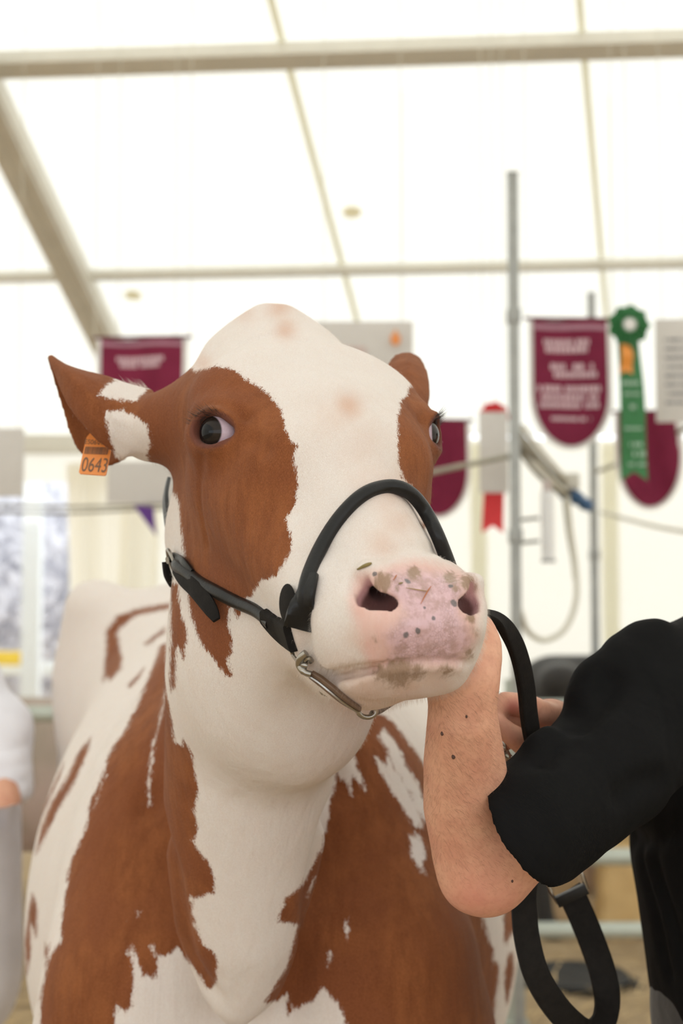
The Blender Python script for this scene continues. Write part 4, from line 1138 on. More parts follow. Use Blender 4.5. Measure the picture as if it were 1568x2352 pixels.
# white card with the red rosette behind it
o, c, w, h, rt, nr = card(1100, 1166, 946, 1132, 5.3, 'narrow pale card with a red ribbon tail below, left of the tall post')
RED = simple('red_satin', (.66, .028, .035), .5, var=.2, scale=40)
GREEN = simple('green_satin', (.020, .15, .040), .5, var=.3, scale=40)
ORANGE = simple('orange_satin', (.70, .26, .04), .45, var=.2)
def rosette(px, py, r_px, d, label, mat, tails, knob=True, name='rosette'):
    s = d / F_PX; c = P(px, py, d); R = r_px * s; o = empty(name, c); tag(o, label, 'rosette')
    n = 96; V, Fc = [], []
    for k, (r0, r1, y) in enumerate(((.30, 1.0, 0.0), (.26, .74, -.010), (.22, .50, -.018))):
        V, Fc = [], []
        for i in range(n):
            a = 2 * math.pi * i / n; pl = .5 + .5 * math.cos(a * 18); sc = 1 + .06 * math.cos(a * 9 + k)
            for rr, dz in ((r0, .0), ((r0 + r1) / 2, -.010 * pl - .004), (r1 * sc, -.012 * pl)):
                V.append(c + np.array([math.cos(a) * rr * R, y + dz, math.sin(a) * rr * R]))
        for i in range(n):
            j = (i + 1) % n
            for q in (0, 1): Fc.append((i * 3 + q, i * 3 + q + 1, j * 3 + q + 1, j * 3 + q))
        MB().put(V, Fc).build('ruffle', mat, o, origin=c, sharp=0)
    hang(MB(), c + np.array([0, .012, R * .2])).build('hanging_cord', CORDL, o, origin=c)
    if knob: MB().lathe(c + np.array([0, -.016, 0]), [(R * .40, .0), (R * .42, .004), (R * .36, .008), (.002, .010)], 24, [(1, 0, 0), (0, 0, 1), (0, -1, 0)]).build('centre_button', WHITECLOTH, o, origin=c)
    for (xa, xb, ya, yb, m2, dd, rows) in tails:
        a, b = P(xa, ya, d + dd), P(xb, yb, d + dd); wd = tails_w = rows[0] * s
        q = spline([a, a * .6 + b * .4 + np.array([.004, -.006, 0]), b], 10)
        V, Fc = [], []
        for i, p in enumerate(q):
            t = i / (len(q) - 1); hw = wd / 2 * (.8 + .2 * t)
            V += [p - np.array([hw, 0, 0]), p + np.array([hw, .006 * math.sin(t * 9), 0]), p + np.array([hw, .0015 + .006 * math.sin(t * 9), 0]), p + np.array([-hw, .0015, 0])]
        m = len(q)
        for i in range(m - 1):
            for k in range(4): Fc.append((i * 4 + k, i * 4 + (k + 1) % 4, (i + 1) * 4 + (k + 1) % 4, (i + 1) * 4 + k))
        # swallow-tail foot
        e = q[-1]; hw = wd / 2; base = (m - 1) * 4; k = len(V)
        V += [e + np.array([-hw, 0, -hw * .75]), e + np.array([hw, 0, -hw * .75]), e + np.array([0, 0, -.002])]
        Fc += [(base, k, k + 2), (base + 1, k + 2, k + 1), (base, k + 2, base + 1)]
        t_o = MB().put(V, Fc).build('ribbon_tail', m2, o, origin=c, sharp=60)
        if rows[1]:
            m_ = MB(); bars(lambda x, z, l=.0: np.array([q[0][0] + (q[-1][0] - q[0][0]) * (q[0][2] - z) / (q[0][2] - q[-1][2]) + x, q[0][1] - .012, z]), [(x0 * wd, x1 * wd, P(0, zz, d)[2], hh * s) for x0, x1, zz, hh in rows[1]], random.Random(2), m_, None)
            m_.build('lettering', simple('pale_green_print', (.30, .42, .33), .6), t_o, smooth=False)['kind'] = 'stuff'
    return o
rosette(1443, 748, 46, 5.0, 'green pleated rosette with white button and long green tail', GREEN,
        [(1442, 1456, 785, 1082, GREEN, .02, (62, [(-.36, .3, 880, 9), (-.3, .3, 905, 7), (-.1, .1, 935, 10), (-.36, .3, 985, 6), (-.2, .36, 1022, 9), (-.1, .36, 1044, 13), (-.36, .36, 1068, 7)])),
         (1436, 1438, 790, 850, ORANGE, -.005, (28, None))])
rosette(1134, 958, 34, 5.36, 'small red rosette peeking over the top of a pale card', RED, [(1134, 1131, 975, 1206, RED, .02, (50, None))], False)
# purple pennant
c = P(333, 1160, 5.55); a, b, e = P(306, 1160, 5.55), P(352, 1164, 5.55), P(359, 1232, 5.55)
V = [a, b, e, a + np.array([0, .003, 0]), b + np.array([0, .003, 0]), e + np.array([0, .003, 0])]
o = MB().put(V, [(0, 1, 2), (5, 4, 3), (0, 3, 4, 1), (1, 4, 5, 2), (2, 5, 3, 0)]).build('pennant', simple('purple_cloth', (.09, .02, .20), .6, var=.25), origin=c, smooth=False); tag(o, 'small purple triangular pennant hanging from the thin cords', 'flag')

# ------------------------------------------------------------------ outside the opening
WHITEP = simple('white_paint', (.82, .86, .88), .5, var=.05)
def out_post(px, y, z, w, label):
    x = at_y(px, 1300, y)[0]; o = empty('white_post', (x, y, 0)); tag(o, label, 'post')
    MB().box((x, y, z / 2), (w / 2, w / 2, z / 2), bev=.01).build('shaft', WHITEP, o, origin=(x, y, 0))
    MB().box((x, y, z + .015), (w / 2 + .015, w / 2 + .015, .015), bev=.006).build('post_cap', WHITEP, o, origin=(x, y, 0))
    MB().box((x, y, .02), (w / 2 + .02, w / 2 + .02, .02), bev=.006).build('foot', WHITEP, o, origin=(x, y, 0))
out_post(75, 9.6, 2.4, .12, 'thick white post standing in the bright opening at left')
o = empty('white_barrier', (-3.2, 10.4, 0)); tag(o, 'white barrier of two rails low in the bright opening', 'barrier')
for z in (1.02, .62): MB().beam((-5.2, 10.4, z), (-1.6, 10.4, z), .05, .10, (0, 0, 1), .008).build('rail', WHITEP, o, origin=(-3.2, 10.4, 0))
for x in (-5.1, -3.6, -1.7): MB().box((x, 10.46, .55), (.04, .04, .55), bev=.006).build('upright', WHITEP, o, origin=(-3.2, 10.4, 0))
c = at_y(15, 1512, 10.2); o = MB().box(c, (.13, .012, .05), bev=.004).build('warning_board', simple('yellow_paint', (.85, .60, .06), .5), origin=c); tag(o, 'small yellow board above the white barrier at far left', 'sign')
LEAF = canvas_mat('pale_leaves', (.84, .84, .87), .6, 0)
BARK = simple('grey_bark', (.25, .22, .2), .9, var=.3)
def tree(x, y, h, r, label, seed):
    rnd = random.Random(seed); o = empty('garden_tree', (x, y, 0)); tag(o, label, 'tree')
    MB().tube(spline([(x, y, 0), (x + .05, y, h * .3), (x - .04, y, h * .62)], 6), [.11 - .004 * i for i in range(13)], 10).build('trunk', BARK, o, origin=(x, y, 0))
    m_ = MB()
    for i in range(5200):
        th, ph, q = rnd.uniform(0, 6.28), math.acos(rnd.uniform(-1, 1)), rnd.uniform(.55, 1) ** .5
        p = np.array([x + r * q * math.sin(ph) * math.cos(th), y + r * q * math.sin(ph) * math.sin(th), h * .55 + h * .45 * q * math.cos(ph)])
        u = nrm([rnd.gauss(0, 1) for _ in range(3)]); w = nrm(np.cross(u, [rnd.gauss(0, 1) for _ in range(3)])); s = rnd.uniform(.09, .15)
        m_.put([p - u * s, p + w * s * .5, p + u * s, p - w * s * .5], [(0, 1, 2, 3)])
    m_.build('foliage', LEAF, o, origin=(x, y, 0), smooth=False)['kind'] = 'stuff'
tree(-2.6, 15.0, 3.2, 1.5, 'pale leafy tree outside, right of the white post', 1)
tree(-5.9, 15.2, 3.4, 1.6, 'pale leafy tree outside, left of the white post', 2)
tree(-4.3, 20.0, 3.6, 1.9, 'pale leafy tree outside, farthest, behind the white post', 3)
tree(-.2, 18.5, 3.4, 1.8, 'pale leafy tree outside, mostly behind the tied curtain', 4)
tree(-7.6, 18.0, 3.6, 1.9, 'pale leafy tree outside, cut by the left edge', 5)

# ------------------------------------------------------------------ halter, lead, ear tag
LEATHER = NT('black_leather'); _c = LEATHER.coord('Object')
_f = LEATHER.noise(_c, 55, 4, .6); _g = LEATHER.noise(_c, 420, 3, .6)
LEATHER.p(Base_Color=LEATHER.mix(_f, (.004, .004, .0045), (.012, .0115, .0115)), Roughness=LEATHER.math('MULTIPLY_ADD', _f, .22, .24), Specular_IOR_Level=.28, Normal=LEATHER.bump(LEATHER.math('ADD', _f, LEATHER.math('MULTIPLY', _g, .5)), .35, .0012))
LEATHER = LEATHER.m
SUEDE = NT('worn_leather'); _c = SUEDE.coord('Object')
_f = SUEDE.noise(_c, 90, 4, .7); _g = SUEDE.noise(_c, 700, 3, .7)
SUEDE.p(Base_Color=SUEDE.mix(_f, (.006, .0055, .005), (.020, .017, .015)), Roughness=.7, Specular_IOR_Level=.1, Normal=SUEDE.bump(SUEDE.math('ADD', _f, _g), .5, .0012))
SUEDE = SUEDE.m
STEEL = simple('worn_chrome', (.32, .30, .27), .26, 1.0, var=.2, scale=60)
BROWNL = simple('brown_leather', (.13, .075, .045), .5, var=.35, scale=60, bump=.3, bscale=400)
STITCH = simple('black_thread', (.008, .008, .008), .8)
def on_cow(lst, lift):
    """points lying on the cow: (px, py[, extra lift])"""
    q = surf_many(cow, [(l[0], l[1]) for l in lst]); out = []
    for p, l in zip(q, lst):
        r = ray(l[0], l[1]); r = r / np.linalg.norm(r)
        out.append(p - r * (lift + (l[2] if len(l) > 2 else 0)))
    return np.array(out)
def cow_normal(p):
    e = .003; d = lambda v: cow.ev(np.array([v], np.float32), .3)[0]
    return nrm([d(p + np.array(q)) - d(p - np.array(q)) for q in ((e, 0, 0), (0, e, 0), (0, 0, e))])
HALT = empty('halter', P(700, 1450, 1.42)); tag(HALT, 'black leather halter with steel rings buckled round the nose and cheek of the cow', 'halter')
def part(mb, name, mat, parent=HALT, sharp=40): return mb.build(name, mat, parent, origin=world_loc(parent), sharp=sharp)
circ = lambda n: [(math.cos(2 * math.pi * i / n), math.sin(2 * math.pi * i / n)) for i in range(n)]
# rolled noseband over the bridge of the nose
front = on_cow([(697, 1392), (702, 1345), (720, 1292), (750, 1232), (790, 1176), (836, 1134), (882, 1118)], .003)
_d0 = w2px(front[-1])[1]
far = PP([(918, 1120, _d0 + .006), (950, 1139, _d0 + .016), (979, 1178, _d0 + .026), (1002, 1224, 1.39), (1020, 1268, 1.395), (1036, 1312, 1.40), (1050, 1360, 1.42), (1058, 1420, 1.45)])
q = spline(np.concatenate([front, far]), 8); n = len(q)
for _ in range(8): q[1:-1] = q[1:-1] * .5 + (q[:-2] + q[2:]) * .25
sc = np.full(n, .0072); T = np.linspace(0, 1, n)
sc2 = np.stack([sc, sc], -1)
m_ = MB(); v, f = sweep(q, circ(16), sc2); m_.put(v, f); part(m_, 'noseband', LEATHER)
# flat folded end of the noseband
def flat_strap(pts, w, th, up_fn=None, n=6, ups=None, prof_r=None):
    q = spline(pts, n); wd = np.interp(np.linspace(0, 1, len(q)), np.linspace(0, 1, len(w)), w)
    T_ = np.gradient(q, axis=0); T_ /= np.linalg.norm(T_, axis=1)[:, None]
    U = np.array([up_fn(p) for p in q]) if up_fn else np.array(ups)
    if ups is not None and len(U) != len(q): U = spline(U, n)
    v, f = sweep(q, rrect(1.0, 1.0, .35, 2), np.stack([np.full(len(q), th / 2), wd / 2], -1), up=U)
    return q, v, f, U
def stitches(m, q, U, off, L=.0028, gap=.0045, r=.0004):
    T_ = np.gradient(q, axis=0); T_ /= np.linalg.norm(T_, axis=1)[:, None]; B = np.cross(T_, U); acc = 0
    for i in range(len(q) - 1):
        acc += np.linalg.norm(q[i + 1] - q[i])
        if acc > gap:
            acc = 0; c = q[i] + B[i] * off + U[i] * .0006
            m.tube([c - T_[i] * L / 2, c + T_[i] * L / 2], r, 5)
pts = on_cow([(716, 1318), (706, 1350), (697, 1385), (690, 1415), (684, 1443)], .006)
q, v, f, U = flat_strap(pts, [.013, .018, .024, .027, .027], .006, cow_normal, 8)
o = part(MB().put(v, f), 'noseband_end', LEATHER)
m_ = MB()
for off in (-.006, .006): stitches(m_, q, U * .0045, off)
part(m_, 'stitching', STITCH, HALT)['kind'] = 'stuff'
# round keeper pad behind it
kp = on_cow([(660, 1386)], .004)[0]; kn = cow_normal(kp); ka = nrm(np.cross(kn, (0, 0, 1))); part(MB().ball(kp, (.0165, .0035, .0185), 24, 12, [ka, kn, np.cross(ka, kn)]), 'keeper_pad', SUEDE)
# cheek strap, rolled, ending in a stitched flat lug
pts = on_cow([(406, 1296, .008), (425, 1310, .004), (455, 1336), (500, 1361), (545, 1384), (590, 1404), (625, 1432)], .004)
q = spline(pts, 7); v, f = sweep(q, circ(14), np.interp(np.linspace(0, 1, len(q)), [0, .08, .2, .85, 1], [.007, .0085, .0072, .0068, .0075])); part(MB().put(v, f), 'cheek_strap', LEATHER)
pts = on_cow([(606, 1415, .003), (628, 1436), (648, 1452), (668, 1466)], .007)
q, v, f, U = flat_strap(pts, [.016, .024, .029, .027], .010, cow_normal, 8); part(MB().put(v, f), 'strap_lug', SUEDE)
m_ = MB()
for off in (-.007, .006): stitches(m_, q, U * .009, off)
part(m_, 'stitching', STITCH, HALT)['kind'] = 'stuff'
# strap tail and crumpled keeper by the buckle
pts = np.concatenate([on_cow([(404, 1300)], .012), on_cow([(425, 1330)], .016), on_cow([(450, 1355)], .018), on_cow([(472, 1382)], .020), on_cow([(487, 1405)], .022), on_cow([(497, 1424)], .022)])
q, v, f, U = flat_strap(pts, [.018, .018, .018, .017, .014, .008], .004, lambda p: nrm(cow_normal(p) * .6 + np.array([.55, -.3, -.2])), 6); part(MB().put(v, f), 'strap_tail', SUEDE)
for k, (a, b_) in enumerate((((398, 1285), (440, 1318)), ((403, 1292), (436, 1330)))):
    pts = np.concatenate([on_cow([a], .012 + .003 * k), on_cow([((a[0] + b_[0]) / 2, (a[1] + b_[1]) / 2 - 6)], .016), on_cow([b_], .008)])
    q, v, f, U = flat_strap(pts, [.016, .014, .010], .0045, cow_normal, 8); part(MB().put(v, f), 'strap_fold', LEATHER)
# throat strap up behind the jaw
pts = PP([(401, 1292, 1.60), (396, 1255, 1.63), (388, 1215, 1.655), (382, 1175, 1.68), (380, 1140, 1.705), (386, 1105, 1.74)])
q, v, f, U = flat_strap(pts, [.020, .016, .013, .012, .012, .012], .005, None, 6, ups=[cdir((-.8, .0, .6))] * 31); part(MB().put(v, f), 'throat_strap', LEATHER)
# steel buckle, seen nearly edge-on
bc = P(401, 1312, 1.578); bu = cdir(nrm((.32, -.93, .18))); bv = cdir(nrm((.30, .02, .95)))
loop = [bc + bu * (.0255 * math.cos(a)) * (1 if abs(math.cos(a)) < 2 else 1) + bv * (.014 * math.sin(a)) for a in np.linspace(0, 2 * math.pi, 33)[:-1]]
part(MB().tube(np.array(loop), .0022, 8, closed=True, caps=False), 'buckle', STEEL)
part(MB().tube([P(384, 1287, 1.575), P(414, 1281, 1.585)], .0042, 10), 'buckle_roller', STEEL)
pts = PP([(384, 1290, 1.60), (388, 1320, 1.60), (398, 1345, 1.605)]); q, v, f, U = flat_strap(pts, [.012, .012, .008], .006, None, 6, ups=[cdir((.6, 0, .8))] * 13); part(MB().put(v, f), 'strap_end', SUEDE)
# D ring and snap below the lug, chin strap and its lower ring
rp = on_cow([(668, 1482), (676, 1505), (692, 1524), (706, 1530)], .010)
part(MB().tube(spline(rp, 6), .0030, 10), 'ring', STEEL)
rp2 = on_cow([(703, 1500, .004), (690, 1512, .006), (688, 1528, .008), (700, 1544, .008), (714, 1549, .006)], .008)
part(MB().tube(spline(rp2, 6), [.0038 if i < 18 else .0030 for i in range(25)], 10), 'snap_link', STEEL)
part(MB().tube(spline(on_cow([(700, 1518, .002), (708, 1512, .002), (715, 1520, .0)], .006), 6), .003, 8), 'ring_pin', STEEL)
pts = on_cow([(714, 1549), (735, 1563), (760, 1583), (785, 1604), (808, 1622), (822, 1632)], .009)
for i in range(len(pts)): pts[i] = pts[i] if np.linalg.norm(pts[i] - pts[0]) < .12 else pts[i - 1] + (pts[i - 1] - pts[i - 2])
_sp = [(714, 1549), (735, 1563), (760, 1583), (785, 1604), (808, 1620), (824, 1630)]
_sd = np.minimum(w2px(on_cow(_sp, .0))[1], [1.375, 1.364, 1.356, 1.354, 1.356, 1.360]) - .006
pts = PP([(x, y, d) for (x, y), d in zip(_sp, np.convolve(np.pad(_sd, 1, 'edge'), [.25, .5, .25], 'valid') - .003)])
q, v, f, U = flat_strap(pts, [.008, .011, .011, .010, .008, .006], .005, None, 6, ups=[cdir((-.4, -.5, .75))] * 31); part(MB().put(v, f), 'chin_strap', BROWNL)
part(MB().tube(q + U * .0032, .0014, 6), 'chin_chain_rod', STEEL)
stud = P(741, 1564, 1.358); part(MB().tube(spline([stud, stud + cdir((-.002, -.006, .004)), stud + cdir((.0, -.011, .003)), stud + cdir((.006, -.013, .003))], 5), .0022, 8), 'stud', STEEL)
rc = P(843, 1630, 1.362); ru, rv = cdir((.92, -.1, -.35)), cdir((.1, .98, .15))
part(MB().tube(np.array([rc + ru * .0085 * math.cos(a) * 1.15 + rv * .0075 * math.sin(a) for a in np.linspace(0, 2 * math.pi, 25)[:-1]]), .0026, 10, closed=True, caps=False), 'chin_ring', STEEL)
pts = PP([(852, 1640, 1.366), (880, 1628, 1.376), (905, 1612, 1.395), (940, 1590, 1.42)]); q, v, f, U = flat_strap(pts, [.006, .007, .008, .008], .005, None, 6, ups=[cdir((0, -.7, .7))] * 19); part(MB().put(v, f), 'curb_strap', LEATHER)

# lead strap: from behind the muzzle down through the far hand, then a hanging loop with a buckle
LEAD = empty('lead_strap', P(1220, 1700, 1.56)); tag(LEAD, 'long black leather lead strap looping from the cow muzzle down past the elbow', 'strap')
up_pts = PP([(1085, 1418, 1.445), (1118, 1415, 1.46), (1150, 1430, 1.475), (1178, 1470, 1.49), (1196, 1520, 1.505), (1208, 1580, 1.52), (1214, 1640, 1.535), (1222, 1690, 1.545), (1234, 1730, 1.555), (1250, 1790, 1.57), (1262, 1850, 1.60)])
U0 = [cdir(nrm(q)) for q in ((.1, .8, .5), (.15, .8, .5), (.35, .6, .75), (.45, .25, .85), (.5, .08, .9), (.5, .0, .9), (.5, 0, .9), (.5, 0, .9), (.5, .1, .9), (.5, .1, .9), (.5, .1, .9))]
q = spline(up_pts, 6); U = spline(np.array(U0), 6)
v, f = sweep(q, rrect(1, 1, .3, 2), np.stack([np.full(len(q), .0048), np.interp(np.linspace(0, 1, len(q)), [0, .12, .25, 1], [.006, .0075, .0098, .0098])], -1), up=U)
part(MB().put(v, f), 'strap', SUEDE, LEAD)
lo_pts = PP([(1262, 1850, 1.63), (1225, 1960, 1.64), (1205, 2040, 1.64), (1206, 2110, 1.63), (1214, 2170, 1.625), (1232, 2235, 1.62), (1266, 2296, 1.625), (1308, 2345, 1.64), (1350, 2372, 1.67), (1382, 2352, 1.70), (1394, 2300, 1.73), (1384, 2235, 1.745), (1362, 2170, 1.75), (1338, 2110, 1.75), (1316, 2062, 1.75), (1306, 2044, 1.75)])
U1 = [(.1, 0, 1), (.05, 0, 1), (-.05, 0, 1), (-.1, 0, 1), (-.12, .05, 1), (-.15, .1, 1), (-.15, .15, 1), (-.1, .2, 1), (.0, .25, 1), (.1, .2, 1), (.15, .15, 1), (.15, .1, 1), (.15, .1, 1), (.15, .1, 1), (.15, .1, 1), (.15, .1, 1)]
q = spline(lo_pts, 8); U = spline(np.array([cdir(nrm(u)) for u in U1]), 8)
# fine cross wrinkles on the far half, as in creased leather
wr = np.array([.0028 + (.0004 * math.sin(i * 2.4) if i > 78 else 0) for i in range(len(q))])
v, f = sweep(q, rrect(1, 1, .3, 2), np.stack([wr, np.interp(np.linspace(0, 1, len(q)), [0, .2, .5, .7, 1], [.0125, .0140, .0150, .0165, .0165])], -1), up=U)
part(MB().put(v, f), 'strap', SUEDE, LEAD)
edge = np.array([p + nrm(np.cross(t, u)) * w for p, t, u, w in zip(q, frames(q)[0], U, np.interp(np.linspace(0, 1, len(q)), [0, .2, .5, .7, 1], [.0125, .0140, .0150, .0165, .0165]))])
part(MB().tube(edge[8:70] , .0016, 6), 'edge_binding', LEATHER, LEAD)
bc = P(1301, 2030, 1.75); bx, by = cdir(nrm((.88, .45, .1))), cdir(nrm((-.42, .88, 0)))
part(MB().tube(np.array([bc + bx * sx * .021 + by * sy * .016 for sx, sy in ((-1, -1), (0, -1), (1, -1), (1.05, 0), (1, 1), (0, 1), (-1, 1), (-1.05, 0))]), .0022, 8, closed=True, caps=False), 'buckle', STEEL, LEAD)
part(MB().beam(bc + bx * .019 - by * .016, bc + bx * .023 + by * .014, .004, .008, cdir((0, 0, 1)), .001), 'buckle_bar', STEEL, LEAD)
kb = P(1312, 2056, 1.745); part(MB().box(kb, (.0205, .0055, .0065), [bx, cdir((0, 0, 1)), by], .001), 'keeper', LEATHER, LEAD)
# chain links in the far hand
cl = PP([(1150, 1712, 1.585), (1160, 1728, 1.585), (1168, 1745, 1.587), (1158, 1750, 1.59), (1175, 1762, 1.59)])
for i, c_ in enumerate(cl):
    a_ = cdir(nrm((.5, -.85, .1))) if i % 2 else cdir(nrm((.4, -.8, .5))); b_ = cdir(nrm((.6, .3, .7))) if i % 2 else cdir(nrm((.9, .4, 0)))
    part(MB().tube(np.array([c_ + a_ * .0085 * math.cos(t) + b_ * .0045 * math.sin(t) for t in np.linspace(0, 6.283, 15)[:-1]]), .0015, 6, closed=True, caps=False), 'chain_link', STEEL, LEAD)

# orange ear tag
TAGM = simple('orange_plastic', (.74, .25, .055), .4, var=.06, scale=50, Subsurface_Weight=.1, Subsurface_Scale=.004)
TINK = simple('grey_brown_print', (.16, .085, .05), .6)
tz = lambda px, py: P(px, py, 1.672 - (py - 985) * .00028)
TC = tz(218, 1040); TAG = empty('ear_tag', TC); tag(TAG, 'orange plastic ear tag printed 0643 hanging in the ear', 'ear tag')
outl = [(181, 1084), (184, 1088), (240, 1092), (244, 1089), (257, 1022), (254, 1016), (231, 992), (224, 984), (215, 984), (209, 992), (199, 1004), (196, 1012)]
fr = [tz(*p) for p in outl]; nrm_t = nrm(np.cross(fr[3] - fr[0], fr[10] - fr[0])); nrm_t = nrm_t if nrm_t @ ray(218, 1040) < 0 else -nrm_t
bk = [p - nrm_t * .0016 for p in fr]; n = len(fr)
area = sum((outl[i][0] * outl[(i + 1) % n][1] - outl[(i + 1) % n][0] * outl[i][1]) for i in range(n))
fc = [tuple(range(n)), tuple(range(n, 2 * n))[::-1]] + [(i, i + n, (i + 1) % n + n, (i + 1) % n) for i in range(n)]
MB().put(fr + bk, fc).build('tag_plate', TAGM, TAG, origin=TC, smooth=False)
part(MB().lathe(tz(220, 990) + nrm_t * .001, [(.0045, -.004), (.005, 0), (.0045, .002), (.001, .0025)], 16, [nrm(np.cross(nrm_t, (0, 0, 1))), np.cross(nrm_t, nrm(np.cross(nrm_t, (0, 0, 1)))), nrm_t]), 'tag_stud', TAGM, TAG)
def text_mesh(s, name, p0, p1, p2, mat, parent, ref_h=.72):
    """flat lettering; p0 lower left, p1 lower right, p2 upper left"""
    cu = bpy.data.curves.new('t', 'FONT'); cu.body = s; cu.size = 1; cu.resolution_u = 3
    to = bpy.data.objects.new('t', cu); COL.objects.link(to); bpy.context.view_layer.update()
    me = to.to_mesh(); V = np.array([tuple(v.co) for v in me.vertices]); Fs = [tuple(p.vertices) for p in me.polygons]
    to.to_mesh_clear(); bpy.data.objects.remove(to); bpy.data.curves.remove(cu)
    lo, hi = V.min(0), V.max(0)
    p0, p1, p2 = (np.asarray(q, float) for q in (p0, p1, p2))
    W = [p0 + (p1 - p0) * ((v[0] - lo[0]) / (hi[0] - lo[0])) + (p2 - p0) * ((v[1] - lo[1]) / (hi[1] - lo[1])) for v in V]
    return link_mesh(name, W, Fs, mat, parent, smooth=False, origin=world_loc(parent))
def tt(px, py): return tz(px, py) + nrm_t * .0006
text_mesh('0643', 'lettering', tt(185, 1083), tt(243, 1086), tt(192, 1050), TINK, TAG)
text_mesh('ES06', 'lettering', tt(194, 1020), tt(221, 1022), tt(196, 1009), TINK, TAG)
text_mesh('09', 'lettering', tt(223, 1022), tt(237, 1023), tt(225, 1005), TINK, TAG)
text_mesh('8583', 'lettering', tt(239, 1023), tt(258, 1025), tt(241, 1011), TINK, TAG)
m_ = MB(); rnd = random.Random(7); u = 0
while u < 1:
    w = rnd.choice((.012, .02, .03)); g = rnd.choice((.012, .018))
    a, b_ = tt(193 + 54 * u, 1043 + 2 * u), tt(193 + 54 * min(1, u + w), 1043 + 2 * u); c_, d_ = tt(196.5 + 54 * min(1, u + w), 1026 + 2 * u), tt(196.5 + 54 * u, 1026 + 2 * u)
    m_.put([a, b_, c_, d_], [(0, 1, 2, 3)]); u += w + g
m_.build('barcode', TINK, TAG, origin=TC, smooth=False)

# bits of hay stuck to the nose
HAY = simple('dry_hay', (.34, .22, .10), .7, var=.3, scale=200); HAYR = simple('reddish_hay', (.38, .13, .05), .7, var=.3, scale=200); HUSK = simple('olive_husk', (.20, .15, .05), .7, var=.35, scale=200)
def bit(pts, r, mat, name, label):
    q = spline(on_cow(pts, .0012), 5); c = q[len(q) // 2]
    rad = [r * (.35 + .65 * math.sin(math.pi * min(.95, max(.05, i / (len(q) - 1))))) for i in range(len(q))]
    o = MB().tube(q, rad, 7).build(name, mat, origin=c); tag(o, label, 'straw'); return o
bit([(932, 1350), (950, 1353), (968, 1356), (984, 1358)], .0006, HAY, 'hay_stalk', 'pale flat hay stalk lying across the wet nose')
bit([(966, 1387), (975, 1370), (983, 1356), (990, 1346)], .00065, HAYR, 'hay_stalk', 'reddish bent hay stalk slanting up the wet nose')
bit([(820, 1308), (834, 1301), (846, 1296), (853, 1293)], .0018, HUSK, 'seed_husk', 'olive seed husk caught in the white hair left above the nostril')
bit([(903, 1332), (908, 1325), (911, 1320)], .0006, HAYR, 'hay_chaff', 'tiny tan chaff above the left nostril')
bit([(915, 1341), (921, 1339), (925, 1338)], .0008, HUSK, 'hay_chaff', 'tiny green chaff left of the two crossed hay stalks')

# ------------------------------------------------------------------ people
def skin_material(name, base, red, dark):
    m = NT(name); co = m.coord('Object')
    f = m.noise(co, 26, 4, .6); g = m.noise(co, 160, 3, .6); fr = m.noise(co, 420, 2)
    c = m.mix(m.ramp(f, .35, .7), base, red); c = m.mix(m.math('MULTIPLY', m.ramp(g, .45, .75), .35), c, dark)
    c = m.mix(m.ramp(m.vor(co, 46), .035, .02), c, m.mix(.6, c, dark))
    c = m.mix(m.math('MULTIPLY', m.attr('flush'), .8), c, (.56, .17, .14))
    m.p(Base_Color=c, Roughness=.5, Subsurface_Weight=.10, Subsurface_Scale=.008, Specular_IOR_Level=.35, Normal=m.bump(m.math('ADD', g, m.math('MULTIPLY', m.noise(co, 900, 2), .5)), .22, .0012))
    m.b.inputs['Subsurface Radius'].default_value = (1, .35, .2); return m.m
SKIN = skin_material('tanned_skin', (.65, .35, .235), (.58, .28, .19), (.40, .19, .12))
def cloth_material(name, col, twill=900, rough=.85, fold=.5, sheen=.3):
    m = NT(name); co = m.coord('Object'); w = m.new('ShaderNodeTexWave', bands_direction='DIAGONAL'); m.set(w.inputs['Vector'], co); w.inputs['Scale'].default_value = twill / 3.2
    f = m.noise(co, 7, 4); lint = m.ramp(m.vor(co, 30), .03, .015)
    c = m.mix(f, tuple(q * .75 for q in col), tuple(q * 1.25 for q in col)); c = m.mix(m.math('MULTIPLY', lint, .25), c, (.4, .4, .36))
    b1 = m.bump(w.outputs['Fac'], .25, .0008); b2 = m.bump(m.noise(co, 16, 3), fold, .008, b1)
    m.p(Base_Color=c, Roughness=rough, Normal=b2, Sheen_Weight=sheen, Sheen_Roughness=.4, Specular_IOR_Level=.12); return m.m
BLACK = cloth_material('black_cotton', (.0042, .0041, .0043), sheen=.0)
PANTS = cloth_material('charcoal_trousers', (.05, .047, .045))
WHITEC = cloth_material('white_cotton', (.74, .74, .80), sheen=.1)
RUBBER = simple('black_rubber', (.02, .02, .02), .6, var=.3)
HAIRM = simple('dark_brown_hair', (.035, .02, .012), .55, var=.4, scale=300)
